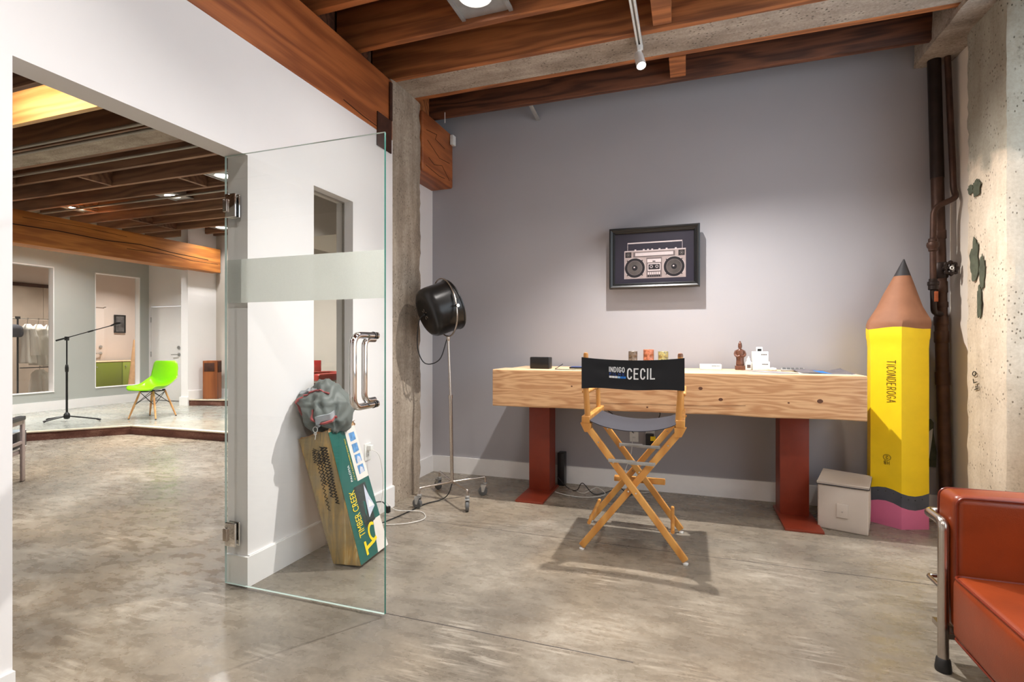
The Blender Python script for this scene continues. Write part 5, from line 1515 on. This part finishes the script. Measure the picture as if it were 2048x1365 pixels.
# ------------------------------------------------------------------ lamps of the front room
def can_light(x, y, z, label, mat, watts, col, grp='recessed ceiling lights'):
    t = thing('recessed_light', label, 'ceiling light', (x, y, z), 0, grp)
    bm = nb(); wall = [(.095 * math.cos(2 * PI * k / 32), .095 * math.sin(2 * PI * k / 32)) for k in range(32)]
    # plate with a round hole
    outer = []
    for k in range(32):
        a = 2 * PI * k / 32; c, s = math.cos(a), math.sin(a); m_ = max(abs(c) / .17, abs(s) / .185); outer.append((c / m_, s / m_))
    vi = [bm.verts.new((p[0], p[1], .004)) for p in wall]; vo = [bm.verts.new((p[0], p[1], .004)) for p in outer]
    vi2 = [bm.verts.new((p[0], p[1], .007)) for p in wall]; vo2 = [bm.verts.new((p[0], p[1], .007)) for p in outer]
    for k in range(32):
        k2 = (k + 1) % 32
        bm.faces.new((vi[k], vi[k2], vo[k2], vo[k])); bm.faces.new((vi2[k], vo2[k], vo2[k2], vi2[k2])); bm.faces.new((vi[k], vi2[k], vi2[k2], vi[k2])); bm.faces.new((vo[k], vo[k2], vo2[k2], vo2[k]))
    obj('mounting_plate', bm, mt['zinc'], t)
    for q in (-1, 1):
        bm = nb(); box(bm, (q * .155 - .012, -.20, -.004), (q * .155 + .012, .20, .010)); obj('hanger_bar', bm, mt['zinc'], t)
    bm = nb(); lathe(bm, [(.085, .004), (.098, -.004), (.104, .0), (.104, .006), (.09, .03), (.085, .03), (.085, .004)], 32, cap=False); obj('trim_ring', bm, mt['white_metal'], t)
    bm = nb(); lathe(bm, [(0, .012), (.088, .012), (.088, .016), (0, .016)], 32); obj('lens', bm, mat, t)
    bm = nb(); rbox(bm, (.0, .05, .075), (.12, .07, .055), .01, 2); obj('junction_box', bm, mt['zinc'], t)
    lo = light('recessed_lamp', 'AREA', (x, y, z - .012), watts, col, .17, aim=(x, y, 0), spread=math.radians(125))
    lo.parent = t; lo.location = (0, 0, -.012)
    return t
FC = [(-1.17, 2.74), (.75, 2.74), (-1.17, .64), (.75, .64), (-.2, -1.46)]
for i, (x, y) in enumerate(FC):
    can_light(x, y, ZJ + .03, ['round recessed light between the joists nearest the glass door', 'recessed light above the leather sofa', 'recessed light over the doorway side of the front room', 'recessed light over the window side of the front room', 'recessed light at the rear of the front room'][i], mt['lamp_white'], CAN_W * (2.4 if i > 1 else 1), WARM)
trk = thing('light_track', 'white ceiling track running toward the grey wall', 'track', (-.305, 1.2, ZJ - .03))
bm = nb()
for (a, b) in ((-.018, -.006), (.006, .018)): rbox(bm, ((a + b) / 2, 0, .012), ((b - a) / 2, 2.30, .014), .002, 1)
box(bm, (-.018, -2.3, .018), (.018, 2.3, .028)); obj('rail', bm, mt['white_metal'], trk)
bm = nb(); box(bm, (-.006, -2.29, .012), (.006, 2.29, .018)); obj('groove', bm, mt['galv'], trk)
bm = nb(); rbox(bm, (0, 2.30, .012), (.019, .008, .016), .002, 1); obj('end_cap', bm, mt['white_metal'], trk)
def spot_head(x, y, aim, watts, label, cone=2.5, blend=.85):
    t = thing('track_spotlight', label, 'spotlight', (x, y, ZJ - .03), 0, 'track spotlights')
    bm = nb(); rbox(bm, (0, 0, -.018), (.012, .022, .018), .003, 2); cyl(bm, (0, 0, -.03), (0, 0, -.075), .006, n=10); obj('adapter', bm, mt['white_metal'], t)
    d = Vector(aim).normalized(); p0 = Vector((0, 0, -.085)) - d * .02
    ex_, ey_ = frame_of(d); M_ = basis(p0, ex_, ey_, d)
    bm = nb(); lathe(bm, [(0, -.035), (.018, -.035), (.026, -.028), (.030, -.01), (.031, .085), (.028, .085), (.026, .074)], 24, M=M_, cap=False); obj('head', bm, mt['white_metal'], t)
    bm = nb(); lathe(bm, [(0, .076), (.027, .076), (.027, .079), (0, .080)], 20, M=M_); obj('lens', bm, mt['lamp_white'], t)
    bm = nb(); tube(bm, arc_pts((0, 0, -.07), Vector((1, 0, 0)), Vector((0, 0, 1)), .012, 0, 2 * PI, 14)[:-1], .003, 6, closed=True); obj('swivel', bm, mt['white_metal'], t)
    lp = M_ @ Vector((0, 0, .10))
    lo = light('track_lamp', 'SPOT', (0, 0, 0), watts, WARM, .022, cone=cone, blend=blend)
    lo.parent = t; lo.location = lp; lo.rotation_euler = d.to_track_quat('-Z', 'Y').to_euler()
    return t
spot_head(-.305, 3.46, (.22, -.38, -.95), KEY_W, 'white track spotlight at the end of the rail above the picture', cone=2.6, blend=.68)
spot_head(-.305, 2.2, (-1.78, -.75, -.85), TRACK_W, 'white track spotlight aimed at the doorway wall', cone=1.9)
spot_head(-.305, .9, (.25, .9, -.30), TRACK_W * .2, 'white track spotlight in the middle of the rail aimed at the grey wall', cone=1.9)
# small sensor, strap and hook at the ceiling
t = thing('motion_sensor', 'small white motion sensor on the timber beam end in the corner', 'sensor', (-2.072, 4.33, 3.05))
bm = nb(); rbox(bm, (0, 0, .05), (.018, .03, .045), .006, 3); obj('body', bm, mt['white_plastic'], t)
bm = nb(); rbox(bm, (.018, -.005, .04), (.004, .02, .025), .003, 2); obj('lens', bm, mt['trim'], t)
bm = nb(); M_ = basis((-1.28, 4.215, 3.255), Vector((.02, .165, -.06)).normalized(), (1, 0, 0)); rbox(bm, (.085, 0, 0), (.09, .018, .004), .002, 1, M=M_)
tag(obj('metal_strap', bm, mt['zinc'], loc=(-1.28, 4.3, 3.2)), 'short punched metal strap from the last joist to the grey wall', 'bracket')
bm = nb(); cyl(bm, (-2.0, 4.02, 3.22), (-2.0, 4.02, 3.13), .003, n=8); tag(obj('ceiling_wire', bm, mt['white_metal'], loc=(-2.0, 4.02, 3.13)), 'thin white wire hanging from the dark joist by the corner', 'wire')

# ================================================================== FAR ROOM THINGS
for i, (x, y) in enumerate(((-5.3, 4.71), (-6.69, 5.13), (-8.64, 5.13), (-7.7, 6.81), (-9.2, .64), (-5.7, 5.97), (-6.6, 2.74), (-4.2, 2.74), (-8.6, 2.74), (-4.2, .64), (-7.0, .64))):
    can_light(x, y, ZJ + .03, ['recessed light at the right edge of the doorway view', 'bright recessed light over the green chair', 'recessed light behind the stage beam over the grey-green wall', 'recessed light near the white stage door', 'recessed light at the farthest corner of the audience floor', 'recessed light beside the bulkhead near the red armchair', 'recessed light in front of the stage curb', 'recessed light just inside the doorway', 'recessed light beside the audience armchair', 'recessed light far inside the doorway', 'recessed light at the far end of the audience floor'][i], mt['lamp_far'], FAR_W * (.3 if i == 3 else .62 if i in (6, 7, 8, 9, 10) else 1), NEUT, 'recessed stage room lights')
for (y, z, label) in ((3.24, 3.17, 'upper grey conduit beside the concrete beam in the far room'), (3.32, 3.15, 'lower grey conduit beside the concrete beam in the far room'), (3.76, 3.16, 'grey conduit behind the concrete beam in the far room'), (5.0, 3.17, 'thin grey conduit below the stage joists')):
    bm = nb(); tube(bm, [(-9.8, y, z), (-2.45, y, z)], .016, 10); tag(obj('conduit', bm, mt['galv'], loc=(-6, y, z)), label, 'conduit')
# microphone stand
ms = thing('microphone_stand', 'black boom microphone stand on the stage', 'stand', (-8.28, 4.79, ZST), CAM_YAW)
bm = nb(); lathe(bm, [(.018, .03), (.034, .04), (.04, .07), (.034, .10), (.016, .125)], 16); mb = obj('tripod_hub', bm, mt['black'], ms)
for (dx, dy) in ((-.30, .02), (-.15, -.20), (.44, .04)):
    bm = nb(); tube(bm, [(0, 0, .075), (dx * .93, dy * .93, .028)], .010, 10); lg = obj('leg', bm, mt['black'], ms)
    bm = nb(); tube(bm, [(dx * .9, dy * .9, .029), (dx, dy, .016)], [.014, .016], 10); obj('rubber_foot', bm, mt['blackrubber'], lg)
bm = nb(); cyl(bm, (0, 0, .04), (0, 0, .72), .0135, n=12); cyl(bm, (0, 0, .70), (0, 0, 1.16), .009, n=12); obj('pole', bm, mt['black'], ms)
bm = nb(); lathe(bm, [(.014, .69), (.020, .70), (.022, .75), (.016, .79), (.010, .80)], 14); obj('height_clutch', bm, mt['black'], ms)
bm = nb(); rbox(bm, (0, 0, 1.165), (.022, .018, .028), .006, 2); cyl(bm, (0, -.02, 1.15), (.05, -.03, 1.14), .006, n=8); obj('boom_clamp', bm, mt['black'], ms)
bm = nb(); tube(bm, [(-.15, 0, 1.135), (.62, 0, 1.345)], .0065, 10); tube(bm, [(-.15, 0, 1.135), (-.02, 0, 1.17)], .012, 10); bo = obj('boom_arm', bm, mt['black'], ms)
bm = nb(); tube(bm, [(.30, 0, 1.257), (.37, 0, 1.277)], .011, 10); obj('boom_clutch', bm, mt['black'], bo)
bm = nb(); tube(bm, [(.62, 0, 1.345), (.70, 0, 1.375), (.76, 0, 1.385)], [.010, .018, .012], 10); obj('microphone_clip', bm, mt['black'], bo)
# green shell chair
gc = thing('shell_chair', 'lime green plastic shell chair on wooden dowel legs on the stage', 'chair', (-7.484, 5.437, ZST), math.radians(286))
mt['lime'] = plain('lime_plastic', (134, 210, 20), .28, var=.02)
prof_ = [(.245, .415, .170), (.235, .432, .200), (.17, .440, .222), (.08, .428, .228), (-.02, .418, .226), (-.10, .420, .222), (-.165, .450, .218), (-.192, .51, .212), (-.203, .59, .207), (-.210, .68, .202), (-.214, .77, .192), (-.216, .815, .170), (-.217, .832, .14)]
ps = spline([Vector(p) for p in prof_], 3)
bm = nb()
def shellf(u, v):
    i = u * (len(ps) - 1); k = min(int(i), len(ps) - 2); p = ps[k].lerp(ps[k + 1], i - k); s = v * 2 - 1
    tn = (ps[min(k + 2, len(ps) - 1)] - ps[max(k - 1, 0)]); nx, nz = tn.z, -tn.x; L = math.hypot(nx, nz); nx, nz = nx / L, nz / L
    w_ = p.z * s; c = (.045 + .075 * math.exp(-((u - .48) / .16) ** 2)) * abs(s) ** 2.2 * (1 if u > .12 else u / .12)
    return Vector((p.x + nx * c, w_, p.y + nz * c))
V = grid(bm, lambda u, v: shellf(u, v), 36, 16)
sh = obj('shell', bm, mt['lime'], gc, smooth=True)
md = sh.modifiers.new('thickness', 'SOLIDIFY'); md.thickness = .008
feet = [(.205, -.205), (.205, .205), (-.205, -.205), (-.205, .205)]
tops = [(.115, -.10), (.115, .10), (-.115, -.10), (-.115, .10)]
mt['dowel'] = wood('pale_dowel', (222, 172, 116), (198, 142, 86), 'Z', ring=6, rough=.45, bump=.02)
for (a, b) in zip(feet, tops):
    bm = nb(); tube(bm, [(a[0], a[1], .006), (a[0] * .55 + b[0] * .45, a[1] * .55 + b[1] * .45, .18), (b[0], b[1], .395)], [.0105, .0145, .0125], 14); lg = obj('leg', bm, mt['dowel'], gc)
    bm = nb(); cyl(bm, (a[0], a[1], 0), (a[0] * .995, a[1] * .995, .012), .011, n=12); obj('foot_cap', bm, mt['black'], lg)
def at_leg(i, z): a, b = feet[i], tops[i]; t_ = z / .395; return Vector((a[0] + (b[0] - a[0]) * t_, a[1] + (b[1] - a[1]) * t_, z))
for (i, j) in ((0, 1), (1, 3), (3, 2), (2, 0)):
    for (za, zb) in ((.385, .20), (.20, .385)):
        bm = nb(); cyl(bm, at_leg(i, za), at_leg(j, zb), .0042, n=8); obj('brace_wire', bm, mt['black'], gc)
bm = nb()
for (i, j) in ((0, 1), (2, 3), (0, 2), (1, 3)): cyl(bm, at_leg(i, .392), at_leg(j, .392), .006, n=8)
obj('top_frame', bm, mt['black'], gc)
for (x, y) in tops:
    bm = nb(); rbox(bm, (x * .9, y * .9, .402), (.016, .016, .012), .004, 2); obj('mount', bm, mt['blackrubber'], gc)
# wooden pedestal cabinet in the alcove
lb = thing('wooden_pedestal', 'narrow brown wooden pedestal standing on the upper step', 'pedestal', (-8.09, 6.96, ZST2), CAM_YAW + .15)
mt['walnut'] = wood('red_walnut', (150, 88, 48), (112, 60, 32), 'Z', ring=4, rough=.4, bump=.05)
bm = nb(); rbox(bm, (0, 0, .34), (.118, .10, .34), .004, 2); obj('cabinet', bm, mt['walnut'], lb)
bm = nb(); rbox(bm, (-.01, -.102, .565), (.085, .004, .075), .002, 1); obj('speaker_panel', bm, mt['bracket'], lb)
bm = nb(); rbox(bm, (.124, 0, .57), (.006, .07, .10), .003, 1); obj('side_bracket', bm, mt['bracket'], lb)
# red armchair on the stage, seen through the internal window
club_chair('leather_armchair', 'red leather cube armchair seen through the narrow internal window', (-5.15, 6.35, ZST), -PI / 2 - .3, mt['leather_red'], mt['leather_pipe'])
t = thing('red_booklet', 'small red booklet standing on the red armchair', 'book', (-5.34, 6.42, ZST + .668), .5)
bm = nb(); rbox(bm, (0, 0, .085), (.05, .008, .085), .003, 1); obj('cover', bm, mt['leather_red'], t)
bm = nb(); box(bm, (-.046, -.005, .004), (.052, .005, .166)); obj('pages', bm, mt['paper'], t)
# audience armchair with flat-bar frame, facing the stage
ac = thing('bar_frame_armchair', 'flat-bar metal armchair with navy piped cushion at the left doorway edge', 'armchair', (-5.548, 2.869, 0), math.atan2(.79, -.77))
mt['navy'] = leather('navy_vinyl', (38, 38, 46), .4); mt['seat_grey'] = leather('blue_grey_vinyl', (150, 160, 168), .45); mt['barsteel'] = plain('warm_flat_bar', (176, 160, 156), .35, .4)
for yy in (0, .66):
    for xx in (0, -.60):
        bm = nb(); rbox(bm, (xx, yy, .272), (.030, .009, .27), .002, 1); lg = obj('leg', bm, mt['barsteel'], ac)
        bm = nb(); box(bm, (xx - .03, yy - .009, 0), (xx + .03, yy + .009, .006)); obj('foot_pad', bm, mt['black'], lg)
    bm = nb(); rbox(bm, (-.30, yy, .522), (.30, .009, .018), .002, 1); obj('arm_rail', bm, mt['barsteel'], ac)
    bm = nb(); rbox(bm, (-.33, yy, .560), (.32, .028, .018), .008, 2); obj('arm_pad', bm, mt['navy'], ac)
    bm = nb(); rbox(bm, (-.30, yy, .345), (.30, .008, .014), .002, 1); obj('side_rail', bm, mt['barsteel'], ac)
    bm = nb(); rbox(bm, (-.26, yy + (.02 if yy == 0 else -.02), .262), (.36, .009, .016), .002, 1); obj('seat_rail', bm, mt['barsteel'], ac)
bm = nb(); rbox(bm, (-.22, .33, .36), (.40, .30, .075), .012, 3, 5, puff=(0, 0, .012))
for f in bm.faces:
    f.normal_update()
    if f.normal.z > .7: f.material_index = 1
sc_ = obj('seat_cushion', bm, [mt['navy'], mt['seat_grey']], ac)
for z in (.432, .288):
    bm = nb(); tube(bm, [(-.615, .034, z), (.175, .034, z), (.175, .626, z), (-.615, .626, z)], .005, 8, closed=True); obj('piping', bm, mt['ink_white'], sc_)
bm = nb(); rbox(bm, (-.60, .33, .60), (.06, .30, .20), .02, 3, 4, puff=(.015, 0, 0)); obj('back_cushion', bm, mt['navy'], ac)

# ------------------------------------------------------------------ dressing room behind the internal windows
rk = thing('garment_rack', 'black and steel garment rack behind the left internal window', 'rack', (-11.0, 5.75, 0))
bm = nb(); cyl(bm, (0, -.45, 1.64), (0, .75, 1.64), .011, n=10); obj('rail', bm, mt['steel'], rk)
for y in (-.13, .72):
    bm = nb(); cyl(bm, (0, y, .05), (0, y, 1.66), .014, n=10); up = obj('upright', bm, mt['black'], rk)
    bm = nb(); rbox(bm, (0, y, 1.655), (.022, .03, .022), .004, 2); obj('joint', bm, mt['black'], up)
    bm = nb(); rbox(bm, (0, y, .04), (.25, .015, .012), .004, 1); obj('foot', bm, mt['black'], up)
bm = nb(); cyl(bm, (0, -.10, .78), (0, .72, .78), .009, n=10); obj('lower_rail', bm, mt['black'], rk)
mt['robe'] = fabric('white_robe_cloth', (236, 230, 220), 200, var=.05)
def robe(y, z0, z1, wd, dp, seed, label, zt=1.64):
    t = thing('white_robe', label, 'robe', (-11.0, y, z0), 0, 'white robes on the rack')
    bm = nb(); nu, nv = 40, 26
    def f(u, v):
        a = 2 * PI * u; z = z0 + (z1 - z0) * v
        sh_ = math.sin(min(1, (1 - v) / .16) * PI / 2) if v > .84 else 1.0
        w_ = wd * (.30 + .70 * sh_) * (1 + .22 * (1 - v)); d_ = dp * (.45 + .55 * sh_) * (1 + .35 * (1 - v))
        fold = 1 + .16 * math.sin(a * 7 + seed + 2 * v) * (1 - v * .7) + .10 * mnoise.noise(Vector((math.cos(a) * 2, math.sin(a) * 2, v * 4 + seed)))
        return Vector((w_ * math.cos(a) * fold, d_ * math.sin(a) * fold, z - z0 - .0))
    V = grid(bm, f, nu, nv)
    bmesh.ops.remove_doubles(bm, verts=bm.verts[:], dist=1e-4)
    bmesh.ops.holes_fill(bm, edges=[e for e in bm.edges if e.is_boundary])
    b = obj('cloth', bm, mt['robe'], t, smooth=True)
    for q in (-1, 1):
        bm = nb(); tube(bm, spline([(q * wd * .85, 0, z1 - z0 - .10), (q * wd * 1.15, .01, z1 - z0 - .28), (q * wd * 1.2, .02, z1 - z0 - .55)], 5), [.05] * 4 + [.06] * 4 + [.065] * 3, 10); obj('sleeve', bm, mt['robe'], t)
    bm = nb(); tube(bm, spline([(0, 0, z1 - z0), (0, 0, z1 - z0 + .05), (.02, 0, zt - z0 + .012), (-.012, 0, zt - z0 + .014)], 5), .003, 6); obj('hanger_hook', bm, mt['black'], t)
    return t
robe(5.76, .86, 1.55, .15, .065, 0, 'short white robe, leftmost on the rack beyond the internal window')
robe(5.92, .82, 1.55, .16, .065, 2, 'short white robe second from the left on the rack')
robe(6.08, .80, 1.55, .15, .065, 4, 'white robe with dark marks at the right of the rack')
robe(5.94, .16, .74, .15, .10, 5, 'white robe hanging low from the lower rail of the rack', zt=.78)
robe(6.20, .16, .74, .12, .075, 7, 'white robe at the right end of the lower rail', zt=.78)
t = thing('hanging_jacket', 'grey jacket hanging at the left end of the rack', 'jacket', (-11.0, 5.50, 1.36))
bm = nb(); rbox(bm, (0, 0, .10), (.22, .11, .09), .05, 4, 6, warp=lambda q: (q[0], q[1], q[2] - abs(q[0]) * .25 + .02 * mnoise.noise(Vector(q) * 8))); obj('cloth', bm, mt['canvas_navy'], t, smooth=True)
bm = nb(); cyl(bm, (0, 0, .18), (0, 0, .285), .004, n=8); obj('hanger_hook', bm, mt['black'], t)
d3 = thing('door_3', 'pale door with steel lever behind the right internal window', None, (-12.58, 7.6, 0), kind='structure')
bm = nb(); rbox(bm, (-12.585, 7.56, 1.0), (.02, .45, 1.0), .003, 1); obj('leaf', bm, mt['pink_wall'], d3, world=True)
bm = nb()
for y in (7.09, 8.03): box(bm, (-12.60, y - .02, 0), (-12.57, y + .02, 2.04))
box(bm, (-12.60, 7.07, 2.02), (-12.57, 8.05, 2.06)); obj('door_frame', bm, mt['pink_wall'], d3, world=True)
bm = nb(); cyl(bm, (-12.565, 7.93, .98), (-12.55, 7.93, .98), .032, n=16); tube(bm, bendpath([(-12.56, 7.93, .98), (-12.50, 7.93, .98), (-12.50, 7.80, .98)], .02), .012, 8); obj('lever', bm, mt['zinc'], d3, world=True)
bm = nb(); cyl(bm, (-12.565, 7.93, 1.13), (-12.54, 7.93, 1.13), .03, n=16); obj('deadbolt', bm, mt['zinc'], d3, world=True)
fp = thing('framed_photo', 'small black framed photo behind the right internal window', 'picture', (-12.59, 8.36, 1.45))
bm = nb(); wall_holes(bm, 'X', 0, .025, -.125, .125, 0, .42, [(-.095, .095, .03, .39)]); obj('frame', bm, mt['black'], fp)
mt['photo'] = plain('dark_grey_photo', (92, 90, 90), .4, var=.7, nscale=9)
bm = nb(); box(bm, (.002, -.1, .025), (.012, .1, .395)); obj('photo', bm, mt['photo'], fp)
mt['olive'] = plain('olive_green_cabinet', (122, 136, 34), .5, var=.03); mt['olive_light'] = plain('light_green_cabinet', (146, 160, 60), .5, var=.03)
for (ya, yb, m, label) in ((7.38, 7.96, mt['olive'], 'olive green cabinet, left of the pair behind the window'), (7.97, 8.62, mt['olive_light'], 'lighter green cabinet, right of the pair behind the window')):
    t = thing('green_cabinet', label, 'cabinet', (-12.2, (ya + yb) / 2, 0), 0, 'green cabinets in the dressing room')
    bm = nb(); rbox(bm, (-12.2, (ya + yb) / 2, .40), (.28, (yb - ya) / 2, .40), .004, 1); obj('carcass', bm, m, t, world=True)
    bm = nb(); rbox(bm, (-11.912, (ya + yb) / 2, .41), (.009, (yb - ya) / 2 - .006, .375), .003, 1); dr = obj('door', bm, m, t, world=True)
    bm = nb(); cyl(bm, (-11.905, ya + .06, .70), (-11.885, ya + .06, .70), .012, n=12); obj('knob', bm, mt['zinc'], dr, world=True)
    bm = nb(); rbox(bm, (-12.2, (ya + yb) / 2, .808), (.295, (yb - ya) / 2, .008), .003, 1); obj('top', bm, mt['fir'], t, world=True)
bm = nb(); tube(bm, [(-11.45, 7.86, .01), (-11.62, 8.06, 1.28)], [.10, .045], 18); tag(obj('cardboard_roll', bm, mt['card'], loc=(-11.45, 7.86, 0)), 'tapered brown cardboard roll leaning beside the green cabinet', 'roll')
can_light(-11.3, 5.9, 3.09, 'dressing room ceiling light over the garment rack', mt['lamp_far'], FAR_W * 1.0, WARM, 'dressing room ceiling lights')
can_light(-11.3, 8.0, 3.09, 'dressing room ceiling light over the green cabinets', mt['lamp_far'], FAR_W * 1.0, WARM, 'dressing room ceiling lights')
# warm light strip in one joist bay just inside the doorway, washing the side of the next joist
t = thing('light_strip', 'warm light strip hidden in the joist bay inside the doorway', 'light strip', (-5.1, 2.585, 3.33))
bm = nb(); rbox(bm, (0, -.012, 0), (.75, .012, .02), .003, 1); obj('housing', bm, mt['white_metal'], t)
bm = nb(); box(bm, (-.73, .001, -.012), (.73, .004, .012)); obj('diffuser', bm, mt['lamp_white'], t)
lo = light('strip_lamp', 'AREA', (0, 0, 0), 6, (1.0, .76, .42), 1.4, shape='RECTANGLE', size_y=.03)
lo.parent = t; lo.location = (0, .02, 0); lo.rotation_euler = Vector((0, 1, 0)).to_track_quat('-Z', 'Y').to_euler()
